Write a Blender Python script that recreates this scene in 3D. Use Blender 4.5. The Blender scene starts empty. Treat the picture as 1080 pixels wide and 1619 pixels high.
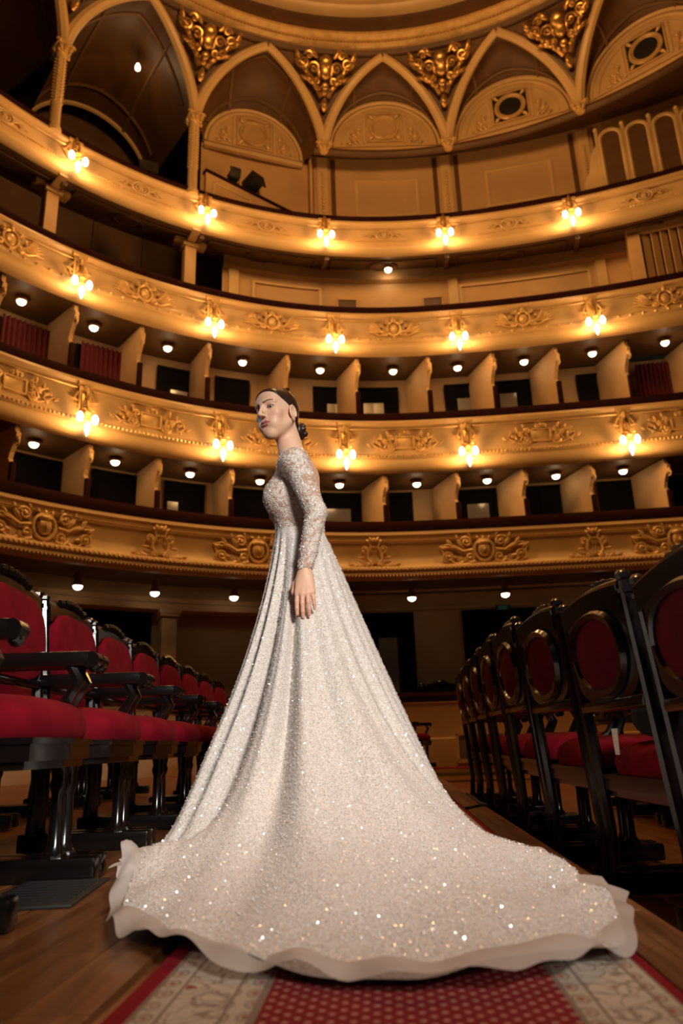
import bpy, bmesh, math, random
import numpy as np
from mathutils import Vector, Matrix, Euler
random.seed(7); RNG = np.random.default_rng(11)
PI = math.pi
scene = bpy.context.scene
COL = scene.collection

# ------------------------------------------------------------------ camera
CAM_H = .36; FPX = 1171.0
Rw = Matrix(((0.9977921, 0.04729335, 0.04662904), (0.05862886, -0.29737488, -0.95295899), (-0.03120231, 0.95358876, -0.29949106)))
cd = bpy.data.cameras.new('camera'); cam = bpy.data.objects.new('camera', cd); COL.objects.link(cam)
cam.matrix_world = Matrix.Translation((0, 0, CAM_H)) @ Rw.to_4x4()
cd.sensor_fit = 'VERTICAL'; cd.sensor_height = 36.0; cd.sensor_width = 24.0
cd.lens = FPX / 1619 * 36.0
cd.clip_start = .05; cd.clip_end = 200
cd.dof.use_dof = True; cd.dof.focus_distance = 2.95; cd.dof.aperture_fstop = 2.8
scene.camera = cam

# ------------------------------------------------------------------ world, exposure, large lights
w = bpy.data.worlds.new('world'); scene.world = w; w.use_nodes = True
bg = w.node_tree.nodes['Background']; bg.inputs[0].default_value = (1, .62, .34, 1); bg.inputs[1].default_value = .006
vs = scene.view_settings
vs.view_transform = 'Standard'; vs.look = 'None'; vs.gamma = 1.0; vs.use_curve_mapping = False; vs.exposure = 0.0

def aim(o, tgt):
    d = Vector(tgt) - o.location
    o.rotation_euler = d.to_track_quat('-Z', 'Y').to_euler()
def area_light(name, loc, tgt, size, power, color, spread=180):
    l = bpy.data.lights.new(name, 'AREA'); l.shape = 'DISK'; l.size = size; l.energy = power; l.color = color
    l.spread = math.radians(spread)
    o = bpy.data.objects.new(name, l); COL.objects.link(o); o.location = loc; aim(o, tgt); return o
def spot_light(name, loc, tgt, ang, power, color, radius=.2, blend=.6):
    l = bpy.data.lights.new(name, 'SPOT'); l.spot_size = math.radians(ang); l.spot_blend = blend
    l.energy = power; l.color = color; l.shadow_soft_size = radius
    o = bpy.data.objects.new(name, l); COL.objects.link(o); o.location = loc; aim(o, tgt); return o
def point_light(name, loc, power, color, radius=.06, parent=None):
    l = bpy.data.lights.new(name, 'POINT'); l.energy = power; l.color = color; l.shadow_soft_size = radius
    o = bpy.data.objects.new(name, l); COL.objects.link(o); o.location = loc; o.parent = parent; return o
# stage lighting from the right, a weaker, unseen cool rim light from the left, the chandelier in the dome above
spot_light('stage_key_light', (1.9, -2.5, 3.0), (-.20, 2.45, .85), 32, 1850, (1, .93, .875), .5, .75)
spot_light('cool_rim_light', (-3.4, 4.4, 3.0), (-.42, 2.8, 1.55), 11, 90, (.86, .90, 1.0), .25, .7)
point_light('chandelier_light', (.9, 5.4, 11.2), 900, (1, .50, .165), .9)

# ------------------------------------------------------------------ materials
M = {}
def mat(name, color, rough=.5, metal=0., spec=.5, coat=0., sheen=0., bump=0., bscale=60., vary=0., vscale=6., emit=None, estr=0.):
    m = bpy.data.materials.new(name); m.use_nodes = True
    nt = m.node_tree; b = nt.nodes['Principled BSDF']
    b.inputs['Base Color'].default_value = (*color, 1); b.inputs['Roughness'].default_value = rough
    b.inputs['Metallic'].default_value = metal; b.inputs['Specular IOR Level'].default_value = spec
    b.inputs['Coat Weight'].default_value = coat; b.inputs['Coat Roughness'].default_value = .08
    b.inputs['Sheen Weight'].default_value = sheen
    if sheen: b.inputs['Sheen Tint'].default_value = (*[min(1, c * 3 + .05) for c in color], 1)
    tc = None
    if vary or bump: tc = nt.nodes.new('ShaderNodeTexCoord')
    if vary:
        n = nt.nodes.new('ShaderNodeTexNoise'); n.inputs['Scale'].default_value = vscale; n.inputs['Detail'].default_value = 5
        nt.links.new(tc.outputs['Object'], n.inputs['Vector'])
        r = nt.nodes.new('ShaderNodeValToRGB')
        r.color_ramp.elements[0].position = .3; r.color_ramp.elements[1].position = .7
        r.color_ramp.elements[0].color = (*[c * (1 - vary) for c in color], 1)
        r.color_ramp.elements[1].color = (*[min(1, c * (1 + vary)) for c in color], 1)
        nt.links.new(n.outputs['Fac'], r.inputs[0]); nt.links.new(r.outputs[0], b.inputs['Base Color'])
    if bump:
        n2 = nt.nodes.new('ShaderNodeTexNoise'); n2.inputs['Scale'].default_value = bscale; n2.inputs['Detail'].default_value = 3
        nt.links.new(tc.outputs['Object'], n2.inputs['Vector'])
        bp = nt.nodes.new('ShaderNodeBump'); bp.inputs['Strength'].default_value = bump; bp.inputs['Distance'].default_value = .01
        nt.links.new(n2.outputs['Fac'], bp.inputs['Height']); nt.links.new(bp.outputs[0], b.inputs['Normal'])
    if emit:
        b.inputs['Emission Color'].default_value = (*emit, 1); b.inputs['Emission Strength'].default_value = estr
    M[name] = m; return m
mat('cream', (.66, .45, .21), .42, bump=.05, bscale=25, vary=.10, vscale=1.4)
mat('cream_wall', (.57, .355, .16), .6, vary=.10, vscale=1.2)
mat('brown_panel', (.11, .050, .018), .5, vary=.2, vscale=3)
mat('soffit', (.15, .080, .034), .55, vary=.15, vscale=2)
mat('gallery_wood', (.12, .06, .028), .5, vary=.2, vscale=2)
mat('gilt', (.58, .35, .115), .3, metal=.8, bump=.15, bscale=40, vary=.15, vscale=10)
mat('gilt_paint', (.72, .48, .20), .38, metal=.3, bump=.15, bscale=40, vary=.15, vscale=8)
mat('velvet', (.155, .004, .011), .9, spec=.06, sheen=.06, vary=.25, vscale=9)
mat('velvet_shaded', (.085, .0035, .009), .9, spec=.06, sheen=.05, vary=.2, vscale=9)  # darkened copy of velvet: shade on the chair backs put into the colour
mat('rail_velvet', (.022, .004, .005), .9, spec=.1, sheen=.1)
mat('lacquer', (.006, .004, .0035), .2, spec=.45, coat=.25, bump=.04, bscale=18)
mat('black', (.006, .005, .005), .6)
mat('door_dark', (.006, .004, .003), .8, spec=.1)
mat('pane', (.30, .25, .19), .15, spec=.6)
mat('curtain', (.12, .006, .01), .8, sheen=.2)
mat('white_paper', (.75, .72, .66), .7)
mat('dark_cloth', (.012, .014, .016), .9, bump=.4, bscale=30)
mat('grate', (.035, .035, .032), .45, metal=.4)
mat('sign_green', (.01, .06, .04), .4, emit=(.03, .35, .22), estr=.06)
mat('bulb', (1, .9, .7), .3, emit=(1, .88, .66), estr=5)
mat('lens', (1, .95, .85), .3, emit=(1, .88, .68), estr=8)
mat('brass', (.55, .36, .14), .3, metal=.9)

# ------------------------------------------------------------------ mesh helpers
class MB:
    def __init__(s): s.v = []; s.f = []
    def add(s, vs, fs):
        o = len(s.v); s.v += [tuple(map(float, p)) for p in vs]; s.f += [tuple(i + o for i in f) for f in fs]; return s
    def box(s, c, d, rot=None):
        x, y, z = [q / 2 for q in d]
        vs = [Vector((a * x, b * y, e * z)) for a in (-1, 1) for b in (-1, 1) for e in (-1, 1)]
        if rot: vs = [rot @ q for q in vs]
        vs = [q + Vector(c) for q in vs]
        return s.add(vs, [(0, 1, 3, 2), (4, 6, 7, 5), (0, 4, 5, 1), (2, 3, 7, 6), (0, 2, 6, 4), (1, 5, 7, 3)])
    def rbox(s, c, d, r, rot=None):                       # box with chamfered edges
        bm = bmesh.new(); bmesh.ops.create_cube(bm, size=1)
        for q in bm.verts: q.co = Vector((q.co.x * d[0], q.co.y * d[1], q.co.z * d[2]))
        bmesh.ops.bevel(bm, geom=bm.edges[:], offset=r, segments=2, profile=.6, affect='EDGES')
        bm.verts.index_update()
        vs = [(rot @ q.co if rot else q.co) + Vector(c) for q in bm.verts]
        fs = [[q.index for q in f.verts] for f in bm.faces]; bm.free()
        return s.add(vs, fs)
    def tube(s, pts, rad, n=6, cap=True, flat=1.):
        pts = [Vector(p) for p in pts]; k = len(pts)
        if not hasattr(rad, '__len__'): rad = [rad] * k
        vs = []; up = None
        for i, p in enumerate(pts):
            t = (pts[min(i + 1, k - 1)] - pts[max(i - 1, 0)]).normalized()
            if up is None: up = t.orthogonal().normalized()
            up = (up - t * up.dot(t)); up = up.normalized() if up.length > 1e-6 else t.orthogonal().normalized()
            b = t.cross(up)
            for j in range(n):
                a = 2 * PI * j / n; vs.append(p + (up * math.cos(a) + b * math.sin(a) * flat) * rad[i])
        fs = [(i * n + j, i * n + (j + 1) % n, (i + 1) * n + (j + 1) % n, (i + 1) * n + j) for i in range(k - 1) for j in range(n)]
        if cap: fs += [tuple(range(n - 1, -1, -1)), tuple((k - 1) * n + j for j in range(n))]
        return s.add(vs, fs)
    def lathe(s, prof, c=(0, 0, 0), n=14, rot=None):      # prof: (r, z)
        vs = []; c = Vector(c)
        for r, z in prof:
            for j in range(n):
                a = 2 * PI * j / n; q = Vector((r * math.cos(a), r * math.sin(a), z)); vs.append((rot @ q if rot else q) + c)
        k = len(prof)
        fs = [(i * n + j, i * n + (j + 1) % n, (i + 1) * n + (j + 1) % n, (i + 1) * n + j) for i in range(k - 1) for j in range(n)]
        fs += [tuple(range(n - 1, -1, -1)), tuple((k - 1) * n + j for j in range(n))]
        return s.add(vs, fs)
    def ball(s, c, r, rot=None, nu=8, nv=5):              # ellipsoid
        if not hasattr(r, '__len__'): r = (r, r, r)
        vs = [Vector((0, 0, -r[2]))]
        for i in range(1, nv):
            b = -PI / 2 + PI * i / nv
            for j in range(nu):
                a = 2 * PI * j / nu; vs.append(Vector((r[0] * math.cos(b) * math.cos(a), r[1] * math.cos(b) * math.sin(a), r[2] * math.sin(b))))
        vs.append(Vector((0, 0, r[2])))
        fs = [(0, 1 + (j + 1) % nu, 1 + j) for j in range(nu)]
        for i in range(nv - 2):
            for j in range(nu): fs.append((1 + i * nu + j, 1 + i * nu + (j + 1) % nu, 1 + (i + 1) * nu + (j + 1) % nu, 1 + (i + 1) * nu + j))
        e = len(vs) - 1; fs += [(e, 1 + (nv - 2) * nu + j, 1 + (nv - 2) * nu + (j + 1) % nu) for j in range(nu)]
        return s.add([(rot @ q if rot else q) + Vector(c) for q in vs], fs)
    def prism(s, poly, d0, d1, fn):                       # 2D polygon extruded between d0 and d1 through fn(u, v, d)
        n = len(poly)
        vs = [fn(u, v, d0) for u, v in poly] + [fn(u, v, d1) for u, v in poly]
        return s.add(vs, [tuple(range(n - 1, -1, -1)), tuple(range(n, 2 * n))] + [(i, (i + 1) % n, n + (i + 1) % n, n + i) for i in range(n)])
    def grid(s, rows, closed=False):
        n = len(rows[0]); vs = [p for r in rows for p in r]
        fs = [(i * n + j, i * n + j + 1, (i + 1) * n + j + 1, (i + 1) * n + j) for i in range(len(rows) - 1) for j in range(n - 1)]
        if closed: fs += [(i * n + n - 1, i * n, (i + 1) * n, (i + 1) * n + n - 1) for i in range(len(rows) - 1)]
        return s.add(vs, fs)
    def mesh(s, name, m, smooth=True, fix=True):
        me = bpy.data.meshes.new(name); me.from_pydata(s.v, [], s.f)
        if fix:
            bm = bmesh.new(); bm.from_mesh(me); bmesh.ops.recalc_face_normals(bm, faces=bm.faces); bm.to_mesh(me); bm.free()
        me.materials.append(M[m] if isinstance(m, str) else m)
        if smooth:
            me.polygons.foreach_set('use_smooth', [True] * len(me.polygons)); me.set_sharp_from_angle(angle=math.radians(38))
        return me
    def build(s, name, m, parent=None, smooth=True, fix=True):
        return link(name, s.mesh(name, m, smooth, fix), parent)
def link(name, me, parent=None, mtx=None):
    o = bpy.data.objects.new(name, me); COL.objects.link(o); o.parent = parent
    if mtx is not None: o.matrix_local = mtx
    return o
def thing(name, label, cat, mtx=None, group=None):
    o = bpy.data.objects.new(name, None); COL.objects.link(o); o.empty_display_size = .1
    if mtx is not None: o.matrix_world = mtx
    o['label'] = label; o['category'] = cat
    if group: o['group'] = group
    return o
def tag(o, label, cat, group=None):
    o['label'] = label; o['category'] = cat
    if group: o['group'] = group
    return o
def struct(o): o['kind'] = 'structure'; return o
def stuff(o): o['kind'] = 'stuff'; return o
def frame(x, y, z):                                       # matrix from axes (columns) and origin given as x=(ex,ey,ez,o)
    pass
def TRS(loc, rz=0, rx=0, ry=0, sc=1.):
    return Matrix.Translation(loc) @ Euler((rx, ry, rz), 'XYZ').to_matrix().to_4x4() @ Matrix.Diagonal((sc, sc, sc, 1))
def dup(root, mtx, label=None):                           # copy a thing with its parts and sub-parts
    def rec(o, p):
        c = o.copy(); COL.objects.link(c); c.parent = p
        for k in list(o.children):
            rec(k, c)
        return c
    r = rec(root, None); r.matrix_world = mtx
    if label: r['label'] = label
    return r

# ------------------------------------------------------------------ plan of the auditorium: a horseshoe, s runs along it
CX, CY, RR = 1.0, 4.65, 7.97
def plan(s, off=0., k=.012):
    if s < 0:
        th = -s / RR; n = Vector((-math.sin(th), math.cos(th)))
        return Vector((CX, CY)) + n * (RR + off), n
    n = Vector((2 * k * s, 1.)).normalized()
    return Vector((CX + s, CY + RR - k * s * s)) + n * off, n
def pt(s, off, z, k): p, n = plan(s, off, k); return Vector((p.x, p.y, z))
def srange(s0, s1, step=.22):
    n = max(2, int(math.ceil((s1 - s0) / step)) + 1); return [s0 + (s1 - s0) * i / (n - 1) for i in range(n)]
def sweep(mb, prof, s0, s1, k, step=.22, closed=False):   # prof: (off, z)
    rows = [[pt(s, o, z, k) for o, z in prof] for s in srange(s0, s1, step)]
    mb.grid(rows, closed)
    if closed:
        n = len(prof); e = len(mb.v)
        mb.f.append(tuple(range(e - n, e))); a = e - n * len(rows); mb.f.append(tuple(range(a + n - 1, a - 1, -1)))
    return mb
def slab(mb, s0, s1, o0, o1, z0, z1, k, step=.22):
    return sweep(mb, [(o0, z0), (o1, z0), (o1, z1), (o0, z1)], s0, s1, k, step, True)
def onplan(s, off, z, k):                                 # local x along the front (to the right), y towards the room, z up
    p, n = plan(s, off, k)
    ey = Vector((-n.x, -n.y, 0)); ez = Vector((0, 0, 1)); ex = ey.cross(ez)
    m = Matrix((ex, ey, ez)).transposed().to_4x4(); m.translation = (p.x, p.y, z)
    return m
S0, S1 = -11.5, 9.2
KT = {1: .008, 2: .013, 3: .027, 4: .036}
ZT = {1: 3.90, 2: 6.02, 3: 8.28, 4: 10.40}
ZB = {1: 3.04, 2: 5.02, 3: 7.40, 4: 9.65}
# ------------------------------------------------------------------ carved ornaments (local: x along the front, y towards the room, z up)
def RY(a): return Matrix.Rotation(a, 3, 'Y')
def scroll(mb, x, z, r, turns, hand, a0, rad, y=.03, n=6):
    pts = []; rr = []; k = int(10 * turns) + 3
    for i in range(k):
        t = i / (k - 1); a = a0 + hand * turns * 2 * PI * t; q = r * (1 - .86 * t)
        pts.append((x + q * math.cos(a), y + .025 * t, z + q * math.sin(a))); rr.append(rad * (1 - .45 * t))
    mb.tube(pts, rr, n); mb.ball(pts[-1], rad * 1.15, nu=6, nv=4)
def leaf(mb, x, z, L, W, a, y=.025, th=.022):
    rot = RY(-a); mb.ball((x + math.cos(a) * L * .5, y, z + math.sin(a) * L * .5), (L * .55, th, W * .5), rot, 8, 5)
    mb.tube([(x, y + th * .8, z), (x + math.cos(a) * L * .5, y + th * 1.25, z + math.sin(a) * L * .5), (x + math.cos(a) * L, y, z + math.sin(a) * L)], [.007, .008, .003], 4)
def stem(mb, pts, r0, r1, y=.03):
    k = len(pts); mb.tube([(p[0], y, p[1]) for p in pts], [r0 + (r1 - r0) * i / (k - 1) for i in range(k)], 6)
def ring(mb, x, z, rx, rz, rad, y=.03, n=20, m=6):
    pts = [(x + rx * math.cos(2 * PI * i / n), y, z + rz * math.sin(2 * PI * i / n)) for i in range(n + 1)]
    mb.tube(pts, rad, m, False)
def orn_cartouche():                                      # head in an oval among acanthus scrolls
    mb = MB()
    mb.ball((0, .03, .02), (.115, .07, .14)); mb.ball((0, .10, .0), (.02, .03, .035)); mb.ball((0, .07, .13), (.11, .05, .05))
    ring(mb, 0, .01, .165, .19, .03, .03)
    for s in (-1, 1):
        scroll(mb, s * .30, .16, .10, 1.5, s, PI / 2 * (1 - s) + .4 * s, .026)
        scroll(mb, s * .26, -.12, .11, 1.3, -s, PI / 2 * (1 - s), .028)
        scroll(mb, s * .62, -.10, .10, 1.6, s, PI / 2 * (1 - s) - .8 * s, .026)
        stem(mb, [(s * .17, -.18), (s * .34, -.24), (s * .52, -.21), (s * .70, -.03), (s * .73, .04)], .034, .014)
        stem(mb, [(s * .20, .02), (s * .36, .0), (s * .48, .08), (s * .62, .13), (s * .74, .10)], .03, .012)
        for i, (x, z, L, W, a) in enumerate([(.20, .12, .2, .08, .5), (.34, .05, .22, .09, 1.0), (.42, .02, .2, .08, .45), (.46, -.12, .22, .08, .15), (.30, -.16, .2, .08, -.5),
                                             (.54, .10, .16, .07, .9), (.58, .06, .18, .07, .1), (.66, .02, .14, .06, .7), (.20, -.10, .16, .07, -.9), (.44, .2, .12, .06, 1.3), (.22, .24, .12, .06, 1.2), (.6, -.2, .16, .06, .3)]):
            leaf(mb, s * x, z, L, W, a if s > 0 else PI - a)
    for x in (-.08, 0, .08): leaf(mb, x, .17, .11, .06, PI / 2 - x * 4)
    leaf(mb, 0, -.17, .12, .08, -PI / 2)
    return mb.mesh('cartouche', 'gilt_paint')
def orn_lyre():
    mb = MB()
    for s in (-1, 1):
        stem(mb, [(s * .05, -.20), (s * .13, -.10), (s * .12, .02), (s * .06, .12), (s * .10, .20)], .03, .016)
        scroll(mb, s * .155, .08, .055, 1.4, s, PI / 2 * (1 - s), .017); scroll(mb, s * .11, -.20, .07, 1.5, -s, PI / 2 * (1 - s), .022)
        stem(mb, [(s * .05, -.24), (s * .20, -.25), (s * .32, -.20), (s * .42, -.22)], .026, .012)
        for x, z, L, W, a in [(.13, -.02, .12, .05, .8), (.16, -.08, .13, .05, .1), (.2, -.24, .14, .06, .6), (.3, -.21, .14, .05, -.5), (.36, -.2, .1, .04, .3), (.07, .18, .1, .05, .9)]:
            leaf(mb, s * x, z, L, W, a if s > 0 else PI - a)
        mb.tube([(s * .02, .03, -.14), (s * .02, .03, .12)], .007, 4)
    mb.box((0, .03, .12), (.17, .03, .025)); mb.ball((0, .04, .24), (.04, .035, .05)); mb.box((0, .03, -.16), (.16, .04, .03))
    for x in (-.05, .05): leaf(mb, x * .6, .2, .12, .05, PI / 2 - x * 9)
    return mb.mesh('lyre_ornament', 'gilt_paint')
def orn_plaque():                                         # plain tablet in a foliage wreath
    mb = MB()
    mb.rbox((0, .01, .0), (.30, .04, .20), .008)
    for a, b, c, d in ((0, .11, .34, .03), (0, -.11, .34, .03), (-.165, 0, .03, .25), (.165, 0, .03, .25)): mb.rbox((a, .025, b), (c, .05, d), .01)
    for s in (-1, 1):
        scroll(mb, s * .26, -.10, .08, 1.5, -s, PI / 2 * (1 - s), .022); scroll(mb, s * .25, .09, .06, 1.3, s, PI / 2 * (1 - s), .018)
        stem(mb, [(s * .2, -.12), (s * .36, -.16), (s * .5, -.10), (s * .62, .0)], .022, .01)
        stem(mb, [(s * .2, .1), (s * .34, .03), (s * .46, .09), (s * .56, .13)], .02, .01)
        for i in range(15):
            r = random.Random(i * 7 + 3); x = .2 + .42 * r.random(); z = (-.15 + .32 * r.random()) * (1.15 - x); a = r.uniform(-1.2, 1.4)
            leaf(mb, s * x, z, .11, .05, a if s > 0 else PI - a)
            if i % 3 == 0: mb.ball((s * (x + .03), .04, z + .03), .024, nu=6, nv=4)
    scroll(mb, -.06, .17, .05, 1.2, 1, 0, .016); scroll(mb, .06, .17, .05, 1.2, -1, PI, .016); mb.ball((0, .04, .18), (.035, .03, .05))
    return mb.mesh('plaque_ornament', 'gilt_paint')
def orn_shield():                                         # shield between spread wings of leaves
    mb = MB()
    mb.ball((0, .02, -.01), (.09, .05, .12)); ring(mb, 0, 0, .125, .15, .024)
    for s in (-1, 1):
        scroll(mb, s * .14, .13, .05, 1.4, s, PI / 2 * (1 - s), .018); scroll(mb, s * .16, -.10, .06, 1.4, -s, PI / 2 * (1 - s), .02)
        for i in range(7):
            a = .05 + i * .17; leaf(mb, s * (.16 + .02 * i), -.08 + .01 * i, .40 - .03 * i, .05, a if s > 0 else PI - a, .02, .016)
        stem(mb, [(s * .12, -.14), (s * .3, -.14), (s * .46, -.05)], .022, .01); mb.ball((s * .24, .04, .05), .03, nu=6, nv=4)
    mb.ball((0, .04, .17), (.045, .035, .045)); leaf(mb, 0, .18, .08, .05, PI / 2); leaf(mb, 0, -.14, .08, .06, -PI / 2)
    return mb.mesh('shield_ornament', 'gilt_paint')
def orn_medallion():                                      # ringed rosette with ribbons
    mb = MB()
    ring(mb, 0, 0, .15, .115, .022, .015); ring(mb, 0, 0, .095, .07, .014, .02); mb.ball((0, .015, 0), (.05, .025, .04))
    for i in range(6): leaf(mb, 0, 0, .065, .04, i * PI / 3, .02, .012)
    for s in (-1, 1):
        stem(mb, [(s * .17, .0), (s * .24, .03), (s * .31, -.03), (s * .40, .0)], .018, .006, .015)
        for x, a in ((.2, .7), (.24, -.6), (.3, .4), (.34, -.2)): leaf(mb, s * x, 0, .09, .035, a if s > 0 else PI - a, .012, .012)
    return mb.mesh('medallion_ornament', 'cream')
def orn_bracket(hh):                                      # console above a sconce
    mb = MB()
    mb.rbox((0, .02, 0), (.20, .07, hh), .012); mb.rbox((0, .035, hh * .42), (.25, .09, .07), .012)
    scroll(mb, 0, .06, .06, 1.4, 1, 0, .02, .06); leaf(mb, 0, hh * .36, hh * .42, .10, -PI / 2, .07, .03)
    for s in (-1, 1):
        stem(mb, [(s * .10, .05), (s * .15, -.05), (s * .13, -.16), (s * .05, -.22)], .02, .012); leaf(mb, s * .1, -.1, .12, .05, .3 if s > 0 else PI - .3)
    mb.ball((0, .08, -hh * .3), (.05, .04, .06))
    return mb.mesh('console', 'gilt_paint')
ORN = dict(cart=orn_cartouche(), lyre=orn_lyre(), plaque=orn_plaque(), shield=orn_shield(), med=orn_medallion(), br=orn_bracket(.46), br4=orn_bracket(.36))

# ------------------------------------------------------------------ the four balcony tiers
def velvet_rail(t, root):
    zt, k = ZT[t], KT[t]; hgt = {1: .20, 2: .16, 3: .15, 4: .13}[t]
    return sweep(MB(), [(-.06, zt), (-.075, zt + hgt * .5), (-.04, zt + hgt * .93), (.05, zt + hgt), (.17, zt + hgt * .9), (.2, zt)], S0, S1, k, closed=True).build('velvet_rail', 'rail_velvet', root)
def beads(root, t, off, z, r, step, name='bead_moulding', m='gilt_paint'):
    mb = MB(); s = S0
    while s < S1:
        p = pt(s, off, z, KT[t]); mb.ball(p, r, nu=6, nv=4); s += step
    return stuff(mb.build(name, m, root))
TIER_LABEL = {1: 'lowest curved balcony with head cartouches and lyres, no lamps on its front', 2: 'second curved balcony up, front with foliage tablets and beaded edge',
              3: 'third curved balcony up, front with winged shield ornaments', 4: 'topmost curved balcony, narrow plain front with small ringed rosettes'}
TR = {}
for t in (1, 2, 3, 4):
    root = thing('balcony_tier', TIER_LABEL[t], 'balcony', group='curved balcony tiers'); TR[t] = root
    zt, zb, k = ZT[t], ZB[t], KT[t]; H = zt - zb
    if t == 1: prof = [(.03, zt), (-.05, zt - .01), (-.06, zt - .07), (-.02, zt - .10), (-.01, zt - .16), (.03, zt - .25), (.05, zt - .42), (.02, zt - .56), (-.05, zt - .63), (-.12, zt - .66), (-.13, zt - .71), (-.09, zt - .73), (-.10, zt - .79), (-.05, zb + .02), (.06, zb)]
    elif t == 4: prof = [(.03, zt), (-.06, zt - .01), (-.07, zt - .06), (-.02, zt - .09), (-.01, zt - .14), (.0, zt - .30), (-.02, zt - .44), (-.08, zt - .48), (-.10, zt - .53), (-.06, zt - .56), (-.075, zt - .62), (-.06, zt - .68), (.0, zb + .01), (.08, zb)]
    else: prof = [(.03, zt), (-.06, zt - .01), (-.08, zt - .06), (-.03, zt - .10), (-.02, zt - .15), (.0, zt - .28), (-.01, zt - .45), (-.05, zt - H + .34), (-.10, zt - H + .30), (-.11, zt - H + .25), (-.07, zt - H + .22), (-.09, zt - H + .15), (-.08, zt - H + .08), (-.02, zb + .02), (.08, zb)]
    sweep(MB(), prof, S0, S1, k).build('parapet', 'cream', root)
    velvet_rail(t, root)
    # soffit, floor of the tier
    deep = {1: 1.6, 2: 1.15, 3: 1.15, 4: 1.0}[t]; zs = zb + (.22 if t == 4 else .02)
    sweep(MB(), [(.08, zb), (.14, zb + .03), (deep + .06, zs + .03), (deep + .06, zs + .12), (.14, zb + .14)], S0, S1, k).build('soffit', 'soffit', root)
    # beading
    if t == 1: beads(root, 1, -.125, zt - .69, .026, .075); beads(root, 1, -.10, zb + .05, .02, .06, 'lower_beads')
    elif t == 2: beads(root, 2, -.11, zb + .275, .026, .07)
    elif t == 3: beads(root, 3, -.11, zb + .275, .026, .21)
    else: beads(root, 4, -.10, zb + .225, .016, .05)
    mbl = MB(); sweep(mbl, [(-.035, zt - .155), (-.05, zt - .165), (-.035, zt - .18)], S0, S1, k); mbl.build('fillet', 'gilt_paint', root)
for s in (-6.55, -3.10, .84, 4.11): link('cartouche', ORN['cart'], TR[1], onplan(s, 0, 3.50, KT[1]))
for s in (-4.75, -1.07, 2.71): link('lyre_ornament', ORN['lyre'], TR[1], onplan(s, -.02, 3.50, KT[1]))
for s in (-7.2, -5.0, -2.72, -.42, 2.04, 4.45): link('plaque_ornament', ORN['plaque'], TR[2], onplan(s, -.03, 5.57, KT[2]))
for s in (-7.51, -5.22, -2.85, -.5, 1.95, 4.45): link('shield_ornament', ORN['shield'], TR[3], onplan(s, -.02, 7.94, KT[3]))
for s in (-7.84, -5.4, -2.96, -.58, 1.89, 4.35): link('medallion_ornament', ORN['med'], TR[4], onplan(s, -.02, 10.08, KT[4]))

# box partitions with scrolled front edge
def partition_mesh(h):
    mb = MB(); poly = [(-1.17, 0), (-.22, 0), (-.22, h * .52), (-.27, h * .58), (-.24, h * .66), (-.13, h * .80), (-.10, h * .88), (-.16, h * .93), (-.16, h), (-1.17, h)]
    mb.prism(poly, -.035, .035, lambda u, v, d: (d, u, v)); return mb.mesh('partition', 'cream_wall', smooth=False)
def partition_edge(h):
    return MB().rbox((0, -.19, h * .26), (.085, .07, h * .52), .015).mesh('velvet_edge', 'rail_velvet')
def partition_knob(h):
    mb = MB(); mb.ball((0, -.12, h * .81), (.035, .045, .05)); scroll_pts = [(0, -.11 - .04 * math.cos(a), h * .76 + .04 * math.sin(a)) for a in np.linspace(0, 5.5, 10)]; mb.tube(scroll_pts, .014, 5)
    return mb.mesh('scroll', 'cream')
for t, ss in ((1, (-8.1, -7.0, -5.88, -4.76, -3.52, -2.15, -.79, .5, 1.71, 2.89, 4.18, 5.4)), (2, (-8.6, -7.45, -6.29, -5.16, -3.97, -2.52, -1.2, .14, 1.36, 2.53, 3.8, 5.05))):
    z0 = ZT[t] - .06; h = ZB[t + 1] - z0 + .02
    pm, pe, pk = partition_mesh(h), partition_edge(h), partition_knob(h)
    for s in ss:
        # the scrolled part leans forward above the rail
        o = link('partition', pm, TR[t], onplan(s, .0, z0, KT[t]) @ TRS((0, -.15, 0), .10 + .28 * min(1, max(0, (s + 3.5) / 3))) @ TRS((0, .15, 0)))
        link('velvet_edge', pe, o); link('scroll', pk, o)

# ------------------------------------------------------------------ walls behind the boxes, with their doors
def wall_sweep(name, prof, k, m='cream_wall', s0=S0, s1=S1): return struct(sweep(MB(), prof, s0, s1, k).build(name, m))
WB1 = wall_sweep('wall_first_boxes', [(1.12, ZB[1]), (1.12, 5.06)], KT[1])
WB2 = wall_sweep('wall_second_boxes', [(1.12, ZB[2] + .05), (1.12, 7.44)], KT[2])
WB3 = wall_sweep('wall_third_tier', [(.85, ZB[3] + .05), (.85, 9.55), (.75, 9.6), (.75, 9.9)], KT[3], s0=-3.6)
WB3L = wall_sweep('wall_third_tier_left', [(2.3, ZB[3] + .05), (2.3, 10.0)], KT[3], 'gallery_wood', s1=-3.4)
WB0 = wall_sweep('wall_ground_boxes', [(1.6, -.2), (1.6, 2.75), (1.54, 2.78), (1.54, 2.84), (1.6, 2.86), (1.6, 3.1)], KT[1])
def wall_panel(parent, name, s, off, z0, z1, wd, k, m, th=.03):
    return slab(MB(), s - wd / 2, s + wd / 2, off - th, off + .01, z0, z1, k).build(name, m, parent, smooth=False)
def wall_frame(parent, name, s, off, z0, z1, wd, k, m, b=.05, th=.03):
    mb = MB()
    slab(mb, s - wd / 2, s + wd / 2, off - th, off, z0, z0 + b, k); slab(mb, s - wd / 2, s + wd / 2, off - th, off, z1 - b, z1, k)
    slab(mb, s - wd / 2, s - wd / 2 + b, off - th, off, z0 + b, z1 - b, k); slab(mb, s + wd / 2 - b, s + wd / 2, off - th, off, z0 + b, z1 - b, k)
    return mb.build(name, m, parent, smooth=False)
NDOOR = [0]
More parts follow.
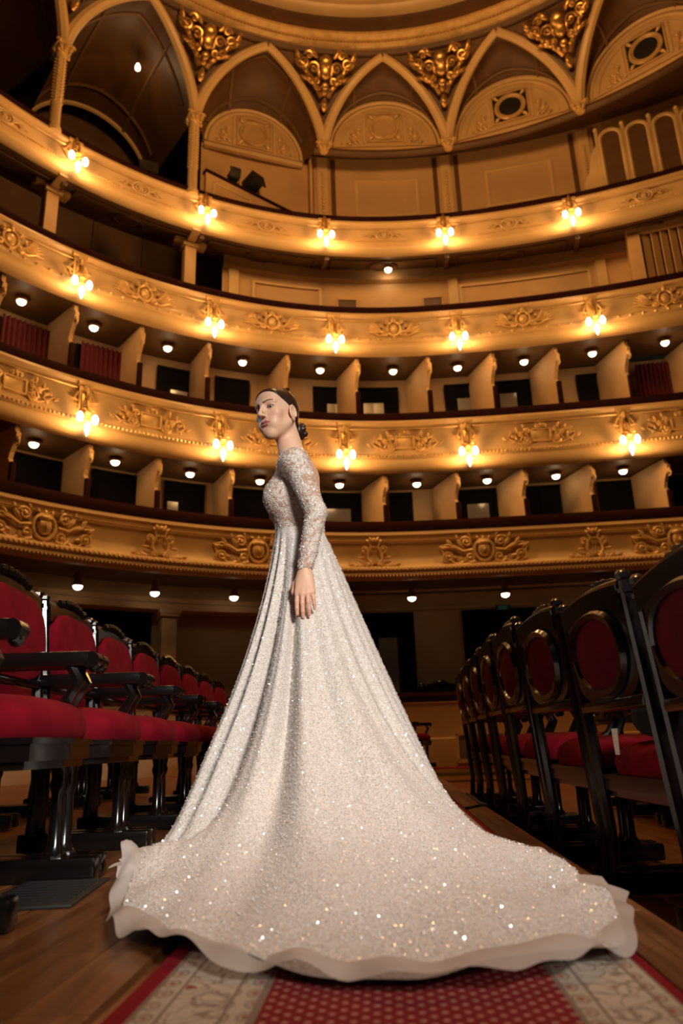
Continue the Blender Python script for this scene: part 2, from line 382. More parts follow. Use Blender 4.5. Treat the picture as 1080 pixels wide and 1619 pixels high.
def door(s, off, z0, z1, wd, k, pane=None, m='door_dark', kind='dark doorway'):
    NDOOR[0] += 1
    o = struct(slab(MB(), s - wd / 2, s + wd / 2, off - .035, off + .01, z0, z1, k).build('door_%d' % NDOOR[0], m, smooth=False))
    wall_frame(o, 'door_frame', s, off - .01, z0, z1 + .05, wd + .10, k, 'door_dark' if m == 'door_dark' else 'cream_wall', .05, .05)
    if pane:
        ps, pw, pz = pane; slab(MB(), ps - pw / 2, ps + pw / 2, off - .045, off - .03, z0, pz, k).build('pane', 'pane', o, smooth=False)
    return o
for s, wd, p in ((-1.53, .66, (-1.52, .30, 6.88)), (-.78, .68, (-.84, .36, 6.91)), (.87, .68, (.88, .32, 6.93)), (1.75, .72, (1.70, .32, 6.97)), (-3.35, .5, None), (-4.3, .55, (-4.25, .28, 6.8)), (-5.55, .7, None), (-6.75, .7, None), (3.25, .35, None)):
    door(s, 1.1, ZB[2] + .1, 7.2, wd, KT[2], p)
for s, wd, p in ((-1.52, .66, (-1.53, .42, 4.67)), (.91, .70, (.94, .40, 4.69)), (-.45, .3, None), (-3.0, .5, None), (-4.1, .55, (-4.3, .2, 4.6)), (-5.2, .6, None), (-6.4, .7, None), (2.35, .3, None), (3.5, .55, None), (4.75, .6, None), (1.95, .3, None)):
    door(s, 1.1, ZB[1] + .1, 4.94, wd, KT[1], p)
for s, wd, p in ((-.80, .86, (-.75, .30, 2.26)), (1.30, 1.45, None), (-4.95, .95, None), (3.6, 1.0, None), (-6.9, .8, None)):
    door(s, 1.58, .05, 2.68, wd, KT[1], p)

# red curtains hanging in the side boxes
def curtain(s, off, z0, z1, wd, k, label, n=9):
    pts = []
    mb = MB(); cols = n * 6
    rows = []
    for z in (z1, (z0 + z1) / 2, z0):
        rows.append([pt(s - wd / 2 + wd * i / cols, off - .03 - .03 * math.sin(i / 6 * 2 * PI), z, k) for i in range(cols + 1)])
    mb.grid(rows)
    back = [[p + Vector((0, .012, 0)) for p in r] for r in rows]; mb.grid(back)
    return tag(mb.build('curtain', 'curtain'), label, 'curtain')
curtain(4.45, .95, 6.1, 7.28, .70, KT[2], 'red velvet curtain in the far right box of the second balcony')
curtain(-5.55, .98, 6.3, 7.26, .7, KT[2], 'dark red curtain in the second-balcony box with a lit top edge, left side')
curtain(-6.75, .98, 6.3, 7.26, .7, KT[2], 'dark red curtain in the leftmost visible box of the second balcony')

# ------------------------------------------------------------------ ground-level box front, pier and entablature
gp = thing('box_parapet', 'low cream wall with dark velvet top at the far end of the aisle', 'parapet')
sweep(MB(), [(.16, 1.0), (-.02, 1.0), (-.04, .97), (-.01, .93), (0, .9), (0, .42), (-.03, .40), (-.03, .02), (0, -.12), (.16, -.12)], -1.9, 4.9, KT[1], closed=True).build('wall_body', 'cream_wall', gp)
sweep(MB(), [(-.05, 1.0), (-.06, 1.08), (.0, 1.14), (.2, 1.12), (.2, 1.0)], -1.9, 4.9, KT[1], closed=True).build('velvet_rail', 'rail_velvet', gp)
gp2 = thing('box_parapet', 'low cream box wall with dark velvet top behind the left seats', 'parapet')
sweep(MB(), [(.16, 1.0), (-.02, 1.0), (-.04, .97), (-.01, .93), (0, .9), (0, -.12), (.16, -.12)], S0, -2.0, KT[1], closed=True).build('wall_body', 'cream_wall', gp2)
sweep(MB(), [(-.05, 1.0), (-.06, 1.08), (.0, 1.14), (.2, 1.12), (.2, 1.0)], S0, -2.0, KT[1], closed=True).build('velvet_rail', 'rail_velvet', gp2)
ent = struct(sweep(MB(), [(1.1, 2.62), (.98, 2.64), (.95, 2.74), (1.0, 2.77), (.98, 2.84), (1.1, 3.06), (1.25, 3.06), (1.25, 2.62)], S0, -2.2, KT[1], closed=True).build('trim_1', 'cream_wall'))
def pier(s, label):
    t = thing('pier', label, 'pillar', onplan(s, 1.1, 0, KT[1]))
    MB().rbox((0, 0, 1.25), (.26, .24, 2.5), .02).build('shaft', 'cream_wall', t)
    mb = MB(); mb.rbox((0, 0, 2.55), (.33, .31, .06), .01); mb.rbox((0, 0, 2.61), (.38, .36, .07), .01); mb.build('capital', 'cream_wall', t)
    MB().rbox((0, 0, .06), (.34, .32, .12), .01).build('base', 'cream_wall', t)
pier(-4.28, 'square cream pillar under the lowest balcony, above the left seats')
# radiator grille in the low wall
gr = thing('wall_grille', 'dark two-panel grille at the foot of the low wall', 'grille', onplan(.52, -.05, .05, KT[1]))
mb = MB()
for a, b, c, d in ((0, .42, .82, .05), (0, .0, .82, .05), (-.39, .21, .05, .42), (.39, .21, .05, .42), (0, .21, .04, .42)): mb.box((a, 0, b), (c, .05, d))
mb.build('grille_frame', 'cream_wall', gr, smooth=False)
for i in range(24): MB().box((-.36 + i * .031, 0, .21), (.012, .03, .37)).build('bar', 'grate', gr, smooth=False)
# exit sign
sg = thing('exit_sign', 'small dim green exit sign on the dark wall under the lowest balcony', 'sign', onplan(1.28, 1.5, 2.74, KT[1]))
MB().rbox((0, 0, 0), (.26, .05, .10), .008).build('sign_box', 'black', sg)
for i, wdt in enumerate((.2, .16)): MB().box((0, .028, .018 - i * .04), (wdt, .006, .018)).build('lit_line', 'sign_green', sg, smooth=False)
# ------------------------------------------------------------------ third tier: posts, grilles, coffers, louvred cabin
for s, lab in ((-6.75, 'left'), (-4.3, 'right')):
    t = thing('tier_post', 'cream square post with bracket capital standing on the third balcony, %s one of two' % lab, 'pillar', onplan(s, .5, 8.3, KT[3]))
    MB().rbox((0, 0, .62), (.22, .22, 1.24), .02).build('shaft', 'cream_wall', t)
    mb = MB(); mb.rbox((0, 0, 1.27), (.30, .30, .08), .015); mb.rbox((0, .0, 1.36), (.62, .22, .10), .02); mb.rbox((0, .25, 1.38), (.16, .5, .10), .02); mb.build('bracket', 'cream_wall', t)
for s in (-1.27, .36): 
    g = thing('vent_grille', 'dark rectangular vent high on the third-tier wall, %s one' % ('left' if s < 0 else 'right'), 'vent', onplan(s, .82, 9.0, KT[3]))
    MB().box((0, 0, 0), (.36, .03, .26)).build('vent_panel', 'brown_panel', g, smooth=False)
    mb = MB()
    for a, b, c, d in ((0, .14, .42, .03), (0, -.14, .42, .03), (-.2, 0, .03, .3), (.2, 0, .03, .3)): mb.box((a, .01, b), (c, .05, d))
    mb.build('vent_frame', 'cream_wall', g, smooth=False)
wall_frame(WB3, 'panel_moulding', 2.15, .84, 8.5, 9.4, 2.5, KT[3], 'cream', .05); wall_frame(WB3, 'panel_moulding', -2.4, .84, 8.5, 9.4, 1.3, KT[3], 'cream', .05)
for s in (-3.4, .78, 3.6): wall_panel(WB3, 'pilaster', s, .83, 8.3, 9.55, .18, KT[3], 'cream', .05)
# raised mouldings on the sloping soffit of the topmost tier
def soffit_pt(s, o): return pt(s, o, ZB[4] + .0 + .25 * (o - .14) / .9, KT[4])
for i, s in enumerate((-7.9, -5.4, -2.96, -.58, 1.9, 4.4)):
    mb = MB(); w2 = 1.02
    for a, b in (((s - w2, .28), (s + w2, .28)), ((s - w2, .84), (s + w2, .84)), ((s - w2, .28), (s - w2, .84)), ((s + w2, .28), (s + w2, .84))):
        mb.tube([soffit_pt(a[0] + (b[0] - a[0]) * q / 8, a[1] + (b[1] - a[1]) * q / 8) for q in range(9)], .022, 5)
    mb.tube([soffit_pt(s + .26 * math.cos(a), .56 + .2 * math.sin(a)) for a in np.linspace(0, 2 * PI, 19)], .025, 5, False)
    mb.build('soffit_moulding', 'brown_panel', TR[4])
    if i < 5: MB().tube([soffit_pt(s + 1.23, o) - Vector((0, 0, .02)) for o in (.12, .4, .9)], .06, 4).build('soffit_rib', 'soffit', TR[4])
# louvred cabin at the right end of the third tier
cab = thing('lighting_cabin', 'cream boxed cabin with vertical louvre boards at right end of the third balcony', 'cabin', onplan(5.35, .30, 8.36, KT[3]))
MB().box((1.33, -.5, .72), (.05, 1.1, 1.44)).build('side_wall', 'cream_wall', cab, smooth=False)
mb = MB()
for a, b, c, d in ((0, 1.34, 2.7, .2), (1.24, .65, .22, 1.3), (0, .08, 2.7, .16)): mb.box((a, .03, b), (c, .06, d))
mb.build('front_frame', 'cream_wall', cab, smooth=False)
MB().box((0, -.35, .7), (2.6, .04, 1.4)).build('back_panel', 'brown_panel', cab, smooth=False)
for i in range(6): MB().box((1.02 - i * .16, -.03, .68), (.15, .022, 1.14), Matrix.Rotation(.55, 3, 'Z')).build('louvre', 'cream_wall', cab, smooth=False)
MB().rbox((.1, .02, .66), (.05, .05, 1.2), .01).build('post', 'cream_wall', cab)

# ------------------------------------------------------------------ gallery above the topmost tier
WG = wall_sweep('wall_gallery', [(.5, 10.3), (.5, 12.7)], KT[4], s0=-1.95)
for s0_, s1_ in ((-1.06, .21), (1.58, 2.88)): wall_frame(WG, 'panel_moulding', (s0_ + s1_) / 2, .5, 10.95, 11.87, s1_ - s0_, KT[4], 'cream', .05, .025)
for s in (-1.72, .80, 3.52):
    wall_panel(WG, 'pilaster', s, .5, 10.4, 12.4, .20, KT[4], 'cream', .05)
    for j in range(13): link('pilaster_bead', ORN['bead'] if 'bead' in ORN else ORN.setdefault('bead', MB().ball((0, 0, 0), (.035, .03, .035), nu=6, nv=4).mesh('pilaster_bead', 'gilt_paint')), WG, onplan(s, .44, 11.0 + j * .08, KT[4]))
    for e in (-.22, .22): wall_panel(WG, 'pilaster_strip', s + e, .5, 10.4, 12.4, .09, KT[4], 'brown_panel', .012)
WGL = wall_sweep('wall_gallery_left', [(2.7, 9.9), (2.7, 14.8)], KT[4], 'gallery_wood', s1=-3.0)
for s in (-8.3, -7.0, -6.2, -5.4, -4.6, -3.9): wall_panel(WGL, 'wall_stile', s, 2.69, 10, 12.4, .09, KT[4], 'brown_panel', .05)
wall_panel(WGL, 'wall_rail', -6.0, 2.69, 12.35, 12.5, 6.5, KT[4], 'brown_panel', .06)
cwall = struct(MB().box((0, 0, 0), (.06, 2.4, 2.4)).build('wall_gallery_return', 'cream_wall', smooth=False)); cwall.matrix_world = onplan(-1.95, 1.65, 11.2, KT[4])
WL3 = wall_sweep('wall_gallery_lunette', [(.66, 10.3), (.66, 12.6)], KT[4], s0=-4.1, s1=-1.9)
# slanting gallery box front with dark top
a, b = pt(-4.15, .10, 10.3, KT[4]), pt(-2.25, .74, 10.3, KT[4])
bf = thing('gallery_box_front', 'cream panelled box front with dark curved rail on the top gallery', 'parapet')
d = (b - a).normalized(); nrm = Vector((d.y, -d.x, 0))
def bfp(u, v, w): return a + d * u + Vector((0, 0, v)) + nrm * w
L = (b - a).length
MB().prism([(0, 0), (L, 0), (L, .72), (0, .78)], -.04, .04, bfp).build('front_panel', 'cream_wall', bf, smooth=False)
MB().prism([(-.02, .78), (L + .02, .72), (L + .02, .78), (-.02, .84)], -.07, .07, bfp).build('rail', 'rail_velvet', bf, smooth=False)
mb = MB()
for q in ((.15, .12, 1.0, .16), (.15, .58, 1.0, .62), (.15, .12, .19, .62), (.96, .12, 1.0, .62)):
    mb.prism([(q[0], q[1]), (q[2], q[1]), (q[2], q[3]), (q[0], q[3])], .04, .055, bfp)
mb.build('panel_moulding', 'cream', bf, smooth=False)
# small stage lamps on the gallery
def stage_lamp(loc, rz, tilt, sc, label):
    t = thing('stage_lamp', label, 'spotlight', TRS(loc, rz, sc=sc), 'stage lamps on the gallery')
    r = Matrix.Rotation(tilt, 3, 'X')
    MB().rbox((0, 0, .22), (.26, .34, .24), .03, r).build('housing', 'black', t)
    mb = MB(); mb.rbox((0, -.19, .22 - .19 * math.tan(tilt) * -1 if False else .22), (.30, .03, .28), .01, r); mb.build('barn_door', 'black', t)
    MB().tube([(-.16, 0, .22), (-.16, 0, .05), (0, 0, .0), (.16, 0, .05), (.16, 0, .22)], .014, 5).build('yoke', 'black', t)
    MB().lathe([(.05, 0), (.05, .02), (.02, .03), (.02, -.15)], n=8).build('clamp', 'black', t)
p = bfp(.62, .84, 0); stage_lamp(p, .5, .2, .75, 'small black stage lamp standing on the gallery box rail')
p = bfp(1.06, .83, 0); stage_lamp(p, .9, -.25, 1.05, 'larger black stage lamp tilted on the gallery box rail')
p = pt(-5.2, .25, 10.45, KT[4]); stage_lamp(p, .4, -.3, 1.15, 'black stage lamp on the topmost rail left of the column')
# folding arched screens at the right end of the topmost tier
scr = thing('arched_screen', 'row of cream arched frames with brown panels at right end of the top gallery', 'screen', onplan(4.75, .12, 10.5, KT[4]))
mf = MB()
AW = .50
arc = [(.2 * math.cos(q), 1.24 + .2 * math.sin(q)) for q in np.linspace(0, PI, 11)]
mf.tube([(.2, 0, 0)] + [(u, 0, v) for u, v in arc] + [(-.2, 0, 0)], .045, 6)
mfm = mf.mesh('arch_frame', 'cream')
mp = MB(); mp.prism([(-.19, 0), (.19, 0)] + [(u * .97, v) for u, v in arc], -.015, .015, lambda u, v, d: (u, d, v)); mpm = mp.mesh('arch_panel', 'brown_panel', smooth=False)
mst = MB().rbox((0, 0, .75), (.07, .07, 1.5), .01).ball((0, 0, 1.53), .05).mesh('screen_post', 'cream')
for i in range(5):
    x = .82 - i * AW
    fo = link('arch_frame', mfm, scr, TRS((x, -.02 * i, 0))); link('arch_panel', mpm, fo)
    link('screen_post', mst, scr, TRS((x + AW / 2, -.02 * i, 0)))
mb = MB(); mb.prism([(1.10, 0), (1.42, 0), (1.42, .3), (1.30, .55), (1.22, .95), (1.10, 1.15)], -.03, .03, lambda u, v, d: (u, d, v)); mb.build('curved_wing', 'cream', scr, smooth=False)

# ------------------------------------------------------------------ ceiling: arches, pendentives, vaults, lunettes and dome ring
ceil = bpy.data.objects.new('ceiling', None); COL.objects.link(ceil); struct(ceil)
TH = [math.radians(a) for a in (88.0, 69.2, 50.4, 31.8, 12.6, -6.2, -25.3, -44.4, -63.4)]
DC = Vector((.65, 5.12)); DR, DZ = 6.58, 14.0; ZC = 12.22; ZA = 13.78
def cpt(th, r, z): return Vector((CX - math.sin(th) * r, CY + math.cos(th) * r, z))
def ring_pt(dirv, r, z): q = DC + dirv * r; return Vector((q.x, q.y, z))
CAPS = [cpt(th, 7.93, ZC) for th in TH]
def apex(i):
    q = cpt((TH[i] + TH[i + 1]) / 2, 7.93, 0); dv = (Vector((q.x, q.y)) - DC).normalized(); return ring_pt(dv, DR + .06, ZA)
APX = [apex(i) for i in range(len(TH) - 1)]
def arch(c, ap, n=14):
    out = []
    for i in range(n + 1):
        q = PI / 2 * i / n; tp = .72 * (1 - math.cos(q)) + .28 * (i / n); tz = .86 * math.sin(q) + .14 * (i / n)
        p = c.lerp(ap, tp); p.z = c.z + (ap.z - c.z) * tz; out.append(p)
    return out
ARL = [arch(CAPS[i], APX[i]) for i in range(len(APX))]        # from the left capital of each bay to its apex
ARR = [arch(CAPS[i + 1], APX[i]) for i in range(len(APX))]
NB = len(APX)
def orn_pendentive():
    mb = MB()
    mb.ball((0, .10, .62), (.12, .10, .14)); mb.ball((0, .08, .45), (.10, .07, .16))
    for s in (-1, 1):
        for x, z, r, tr, h in ((.20, .52, .11, 1.5, 1), (.40, .62, .11, 1.5, -1), (.16, .30, .08, 1.4, -1), (.30, .74, .08, 1.3, 1)):
            scroll(mb, s * x, z, r, tr, s * h, PI / 2 * (1 - s), .03, .04)
        stem(mb, [(s * .06, .0), (s * .14, .16), (s * .24, .36), (s * .40, .52), (s * .55, .74)], .045, .02)
        for x, z, L_, W_, q in ((.1, .1, .22, .1, 1.0), (.18, .22, .24, .1, .7), (.3, .4, .24, .1, 1.0), (.1, .36, .2, .09, 1.4), (.36, .56, .22, .09, .5), (.46, .66, .2, .08, 1.1), (.15, .7, .2, .1, .9), (.3, .3, .16, .07, .5)):
            leaf(mb, s * x, z, L_, W_, q if s > 0 else PI - q, .04, .035)
        for j in range(6): mb.ball((s * (.10 + .07 * j), .09, .14 + .085 * j), .035, nu=6, nv=4)
    leaf(mb, 0, .02, .2, .1, PI / 2, .05, .04); leaf(mb, 0, -.02, .24, .12, -PI / 2, .05, .04); mb.ball((0, .07, -.1), (.05, .05, .09)); mb.ball((0, .08, .2), (.07, .06, .08))
    return mb.mesh('pendentive_ornament', 'gilt')
ORN['pend'] = orn_pendentive()
def capital_mesh():
    mb = MB(); mb.rbox((0, .02, -.02), (.30, .26, .05), .012); mb.lathe([(.08, -.16), (.11, -.10), (.13, -.03)], (0, .02, 0), 10)
    for s in (-1, 1): scroll(mb, s * .12, -.03, .05, 1.3, s, PI / 2 * (1 - s), .018, .12)
    leaf(mb, 0, -.16, .13, .09, PI / 2, .13, .03)
    for s in (-1, 1): leaf(mb, s * .07, -.15, .11, .06, PI / 2 - s * .4, .11, .03)
    return mb.mesh('capital', 'gilt_paint')
ORN['cap'] = capital_mesh()
def facing(p, tgt):                                        # local y towards tgt (horizontal)
    ey = Vector((tgt.x - p.x, tgt.y - p.y, 0)).normalized(); ez = Vector((0, 0, 1)); ex = ey.cross(ez)
    m = Matrix((ex, ey, ez)).transposed().to_4x4(); m.translation = p; return m
CEN = Vector((CX, CY, 0))
for i in range(1, NB):                                     # pendentives between bay i-1 (its right half) and bay i (its left half)
    A, B = ARR[i - 1], ARL[i]; rows = []
    for j in range(len(A)):
        row = []
        for q in range(9):
            u = q / 8; p = A[j].lerp(B[j], u); bul = 4 * u * (1 - u)
            dv = (Vector((p.x, p.y)) - DC); rr_ = dv.length; e = (j / 14) ** 2
            arcfix = max(0, DR + .06 - rr_) * e; p = p + Vector((dv.x, dv.y, 0)).normalized() * (arcfix + .05 * bul * (1 - e)); row.append(p)
        rows.append(row)
    MB().grid(rows).build('pendentive', 'brown_panel', ceil)
    link('capital', ORN['cap'], ceil, facing(CAPS[i] + Vector((0, 0, 0)), CEN))
    # ornament lies in the leaning plane of the pendentive
    lo = A[4].lerp(B[4], .5); hi = A[14].lerp(B[14], .5)
    ez = (hi - lo).normalized(); ex = (B[10] - A[10]).normalized() * -1; ey = ez.cross(ex).normalized(); ex = ey.cross(ez)
    if ey.dot(CEN + Vector((0, 0, 6)) - lo) < 0: ey = -ey; ex = -ex
    m = Matrix((ex, ey, ez)).transposed().to_4x4(); m.translation = lo.lerp(hi, .30) + ey * .02
    link('pendentive_ornament', ORN['pend'], ceil, m @ Matrix.Diagonal((1.12, 1.1, 1.0, 1)))
for i in range(NB):                                        # moulded ribs along the arches
    for nm, AR in (('arch_rib', ARL[i]), ('arch_rib', ARR[i])):
        mb = MB(); pts = [p + (Vector((CEN.x, CEN.y, 11)) - p).normalized() * .03 for p in AR]
        mb.tube(pts, [.11 - .03 * j / 14 for j in range(15)], 8); mb.build('arch_rib', 'cream', ceil)
LUN = {3: (.55, .98, 12.34), 4: (.06, 1.10, 12.34), 5: (.04, 1.13, 12.34), 6: (.04, 1.15, 12.34), 7: (.04, 1.15, 12.34), 2: (2.3, 1.25, 12.3), 1: (2.3, 1.25, 12.3), 0: (2.3, 1.25, 12.3)}
for i in range(NB):
    off, r, zb = LUN[i]; thm = (TH[i] + TH[i + 1]) / 2
    c = cpt(thm, 7.95 + off, zb); ey = Vector((math.sin(thm), -math.cos(thm), 0)); ez = Vector((0, 0, 1)); ex = ey.cross(ez)
    LM = Matrix((ex, ey, ez)).transposed().to_4x4(); LM.translation = c
    n = 28; frontc = ARL[i] + ARR[i][::-1][1:]
    backc = [c + ex * (r * 1.06 * math.cos(PI * (j / n))) + ez * (r * 1.06 * math.sin(PI * j / n)) for j in range(n + 1)]
    rows = [[f.lerp(b_, q / 6) + Vector((0, 0, .16 * math.sin(PI * q / 6) * math.sin(PI * j / n))) for q in range(7)] for j, (f, b_) in enumerate(zip(frontc, backc))]
    MB().grid(rows).build('vault', 'brown_panel', ceil)
    # ribs dividing the vault into panels
    cenp = Vector((CX, CY, 8))
    for j0 in (9, 19):
        MB().tube([p + (cenp - p).normalized() * .015 for p in rows[j0]], .04, 5).build('vault_rib', 'soffit', ceil)
    for q0 in (1, 5): MB().tube([rows[j][q0] + (cenp - rows[j][q0]).normalized() * .015 for j in range(3, n - 2)], .035, 5).build('vault_rib', 'soffit', ceil)
    MB().tube([p + (cenp - p).normalized() * .02 for p in backc], .05, 6).build('lunette_arch', 'cream', ceil)
    if i < 3: continue
    lu = MB(); lu.prism([(-r, -.12), (r, -.12)] + [(r * math.cos(q), r * math.sin(q)) for q in np.linspace(0, PI, 21)], -.06, 0, lambda u, v, d: (u, d, v))
    lo_ = lu.build('lunette', 'cream', ceil, smooth=False); lo_.matrix_local = LM
    mb = MB(); mb.rbox((0, .02, -.10), (2 * r + .15, .10, .10), .02); mb.rbox((0, .03, .0), (2 * r, .05, .03), .01); mb.build('lunette_sill', 'cream', lo_)
    mb = MB(); mb.tube([(r * .97 * math.cos(q), .01, r * .97 * math.sin(q)) for q in np.linspace(0, PI, 25)], .035, 6); mb.tube([(r * .84 * math.cos(q), .01, max(.08, r * .84 * math.sin(q))) for q in np.linspace(.1, PI - .1, 25)], .016, 5); mb.build('lunette_moulding', 'cream', lo_)
    dark = i >= 5; zc_ = .50 * r / 1.1
    if dark:
        mbk = MB(); mbk.rbox((0, .005, zc_), (.70, .03, .70), .005); mbk.build('speaker_panel', 'black', lo_)
    mb = MB()
    for (x, z, w_, h_) in ((0, zc_ + .36, .74, .035), (0, zc_ - .36, .74, .035), (-.36, zc_, .035, .74), (.36, zc_, .035, .74)): mb.rbox((x, .02, z), (w_, .04, h_), .01)
    for sx in (-1, 1):
        for sz in (-1, 1):
            leaf(mb, sx * .33, zc_ + sz * .33, .14, .07, math.atan2(-sz, -sx), .03); mb.ball((sx * .28, .03, zc_ + sz * .28), .04, nu=6, nv=4)
    mb.build('square_frame', 'gilt_paint', lo_)
    mb = MB(); ring(mb, 0, zc_, .29, .29, .035, .02, 28); ring(mb, 0, zc_, .24, .24, .014, .025, 28); mb.build('round_frame', 'gilt_paint', lo_)
    if not dark:
        md = MB(); md.lathe([(.245, 0), (.245, .012), (.0, .016)], (0, 0.0, zc_), 24, Matrix.Rotation(-PI / 2, 3, 'X')); md.build('medallion', 'cream_wall', lo_)
    for sx in (-1, 1):
        mb = MB()
        for x, z, L_, W_, q in ((.52, .10, .18, .08, 1.2), (.60, .10, .22, .09, .9), (.66, .14, .16, .08, 1.8), (.55, .30, .2, .08, 1.3), (.70, .08, .12, .06, .4), (.62, .3, .12, .06, .6)):
            leaf(mb, sx * x, z, L_, W_, q if sx > 0 else PI - q, .02)
        scroll(mb, sx * .62, .22, .08, 1.4, sx, 0, .022, .02); scroll(mb, sx * .55, .44, .05, 1.3, -sx, 0, .018, .02)
        mb.build('side_carving', 'gilt_paint', lo_)
        MB().rbox((sx * .43, .015, zc_), (.05, .03, .8), .008).build('lunette_stile', 'cream', lo_)
# ledge under the lunettes
rows = []
for th in np.linspace(math.radians(14), math.radians(-64), 36): rows.append([cpt(th, 7.93, 12.20), cpt(th, 7.90, 12.12), cpt(th, 7.96, 12.08), cpt(th, 8.02, 12.08), cpt(th, 8.42, 12.44), cpt(th, 9.6, 12.62)])
MB().grid(rows).build('ledge', 'brown_panel', ceil)
# dome ring
def ring_sweep(prof, name, m, a0=105, a1=-100, n=90):
    rows = [[ring_pt(Vector((-math.sin(q), math.cos(q))), r, z) for r, z in prof] for q in np.linspace(math.radians(a0), math.radians(a1), n)]
    return MB().grid(rows).build(name, m, ceil)
ring_sweep([(DR + .25, 13.80), (DR + .02, 13.82), (DR - .02, 13.90), (DR + .02, 13.94)], 'ring_band', 'brown_panel')
ring_sweep([(DR + .02, 13.94), (DR - .05, 13.96), (DR - .10, 14.0), (DR - .05, 14.05), (DR - .12, 14.08), (DR - .20, 14.12), (DR - .2, 14.18)], 'ring_cornice', 'gilt_paint')
ring_sweep([(DR - .2, 14.18), (DR - .08, 14.3), (DR - .02, 14.6), (DR - .08, 14.72)], 'dome_frieze', 'brown_panel')
ring_sweep([(DR - .08, 14.72), (DR - .2, 14.76), (DR - .26, 14.84), (DR - .18, 14.9), (DR - .3, 14.95), (DR - .3, 15.02)], 'upper_cornice', 'cream')
ring_sweep([(DR - .3, 15.02), (DR - .26, 15.6), (DR - .6, 15.9), (DR - 1.6, 16.9), (DR - 3.2, 17.7), (0.01, 18.1)], 'dome_shell', 'cream_wall')
mb = MB(); a = 75.
while a > -65:
    q = math.radians(a); mb.ball(ring_pt(Vector((-math.sin(q), math.cos(q))), DR - .07, 14.03), .035, nu=6, nv=4); a -= .62
stuff(mb.build('ring_beads', 'gilt', ceil))
for a in np.arange(40, -44, -2.6):
    q = math.radians(a); m = facing(ring_pt(Vector((-math.sin(q), math.cos(q))), DR - .33, 15.05), Vector((DC.x, DC.y, 0)))
    link('dome_baluster', ORN.get('bal') or ORN.setdefault('bal', MB().rbox((0, 0, .25), (.13, .10, .5), .03).mesh('dome_baluster', 'gallery_wood')), ceil, m)

# ------------------------------------------------------------------ gallery columns
def column(th, label):
    p = cpt(th, 7.97, 0); t = thing('gallery_column', label, 'column', facing(p, CEN), 'slender gallery columns')
    MB().lathe([(.13, 10.35), (.13, 10.45), (.095, 10.5), (.088, 12.0), (.10, 12.04), (.10, 12.1)], n=14).build('shaft', 'cream', t)
    mb = MB()
    for kz in range(16):
        for j in range(7):
            if kz < 14: mb.ball((.09 * math.cos(j * 2 * PI / 7), .09 * math.sin(j * 2 * PI / 7), 11.0 + kz * .07), .022, nu=5, nv=4)
    stuff(mb.build('bead_flutes', 'gilt_paint', t))
    mb = MB(); mb.rbox((0, 0, 12.18), (.30, .30, .05), .01); mb.lathe([(.09, 12.02), (.12, 12.08), (.14, 12.16)], n=12)
    for j in range(8): leaf_a = j * PI / 4; mb.ball((.13 * math.cos(leaf_a), .13 * math.sin(leaf_a), 12.1), (.035, .035, .06), nu=6, nv=4)
    mb.build('column_capital', 'gilt_paint', t)
column(TH[2], 'slender gilded gallery column at the upper left, leftmost of the two'); column(TH[3], 'slender gilded gallery column nearest the blind lunettes')

# ------------------------------------------------------------------ sconces
def sconce_parts(t, power):
    MB().rbox((0, .03, .34), (.12, .05, .34), .015).build('back_plate', 'gilt', t)
    mb = MB(); mb.tube([(0, .05, .44), (0, .16, .36), (0, .19, .24), (0, .18, .12)], .016, 6); mb.lathe([(.03, .10), (.05, .13), (.03, .17)], (0, .18, 0), 10); mb.ball((0, .05, .52), (.03, .03, .06)); mb.build('stem', 'gilt', t)
    for s in (-1, 1):
        MB().tube([(0, .18, .15), (s * .05, .19, .20), (s * .105, .19, .18), (s * .120, .19, .12)], .011, 5).build('arm', 'gilt', t)
        MB().lathe([(.02, .09), (.046, .05), (.053, .0), (.042, -.045), (.015, -.07)], (s * .120, .19, .03), 12).build('globe', 'bulb', t)
    MB().lathe([(.02, .06), (.046, .0), (.044, -.05), (.02, -.12), (.004, -.16)], (0, .20, -.10), 12).build('pendant_globe', 'bulb', t)
    point_light('sconce_light', (0, .30, -.08), power, (1, .52, .17), .07, t)
POS = ['leftmost', 'second from the left', 'middle', 'second from the right', 'rightmost']
first = None
for t, ss, z, pw in ((2, (-6.12, -3.79, -1.54, .70, 3.5), 5.23, 36), (3, (-6.39, -3.99, -1.67, .71, 3.2), 7.54, 36), (4, (-6.64, -4.18, -1.79, .62, 3.05), 9.86, 36)):
    for i, s in enumerate(ss):
        nm = {2: 'second', 3: 'third', 4: 'topmost'}[t]
        lab = 'lit three-globe gilt wall lamp on the %s balcony front, %s of five' % (nm, POS[i])
        m = onplan(s, -.06, z, KT[t])
        if first is None:
            first = thing('wall_lamp', lab, 'lamp', m, 'three-globe wall lamps on the balcony fronts'); sconce_parts(first, pw)
        else: dup(first, m, lab)
        link('console', ORN['br4' if t == 4 else 'br'], TR[t], onplan(s, -.03, ZT[t] - (.20 if t == 4 else .30), KT[t]))
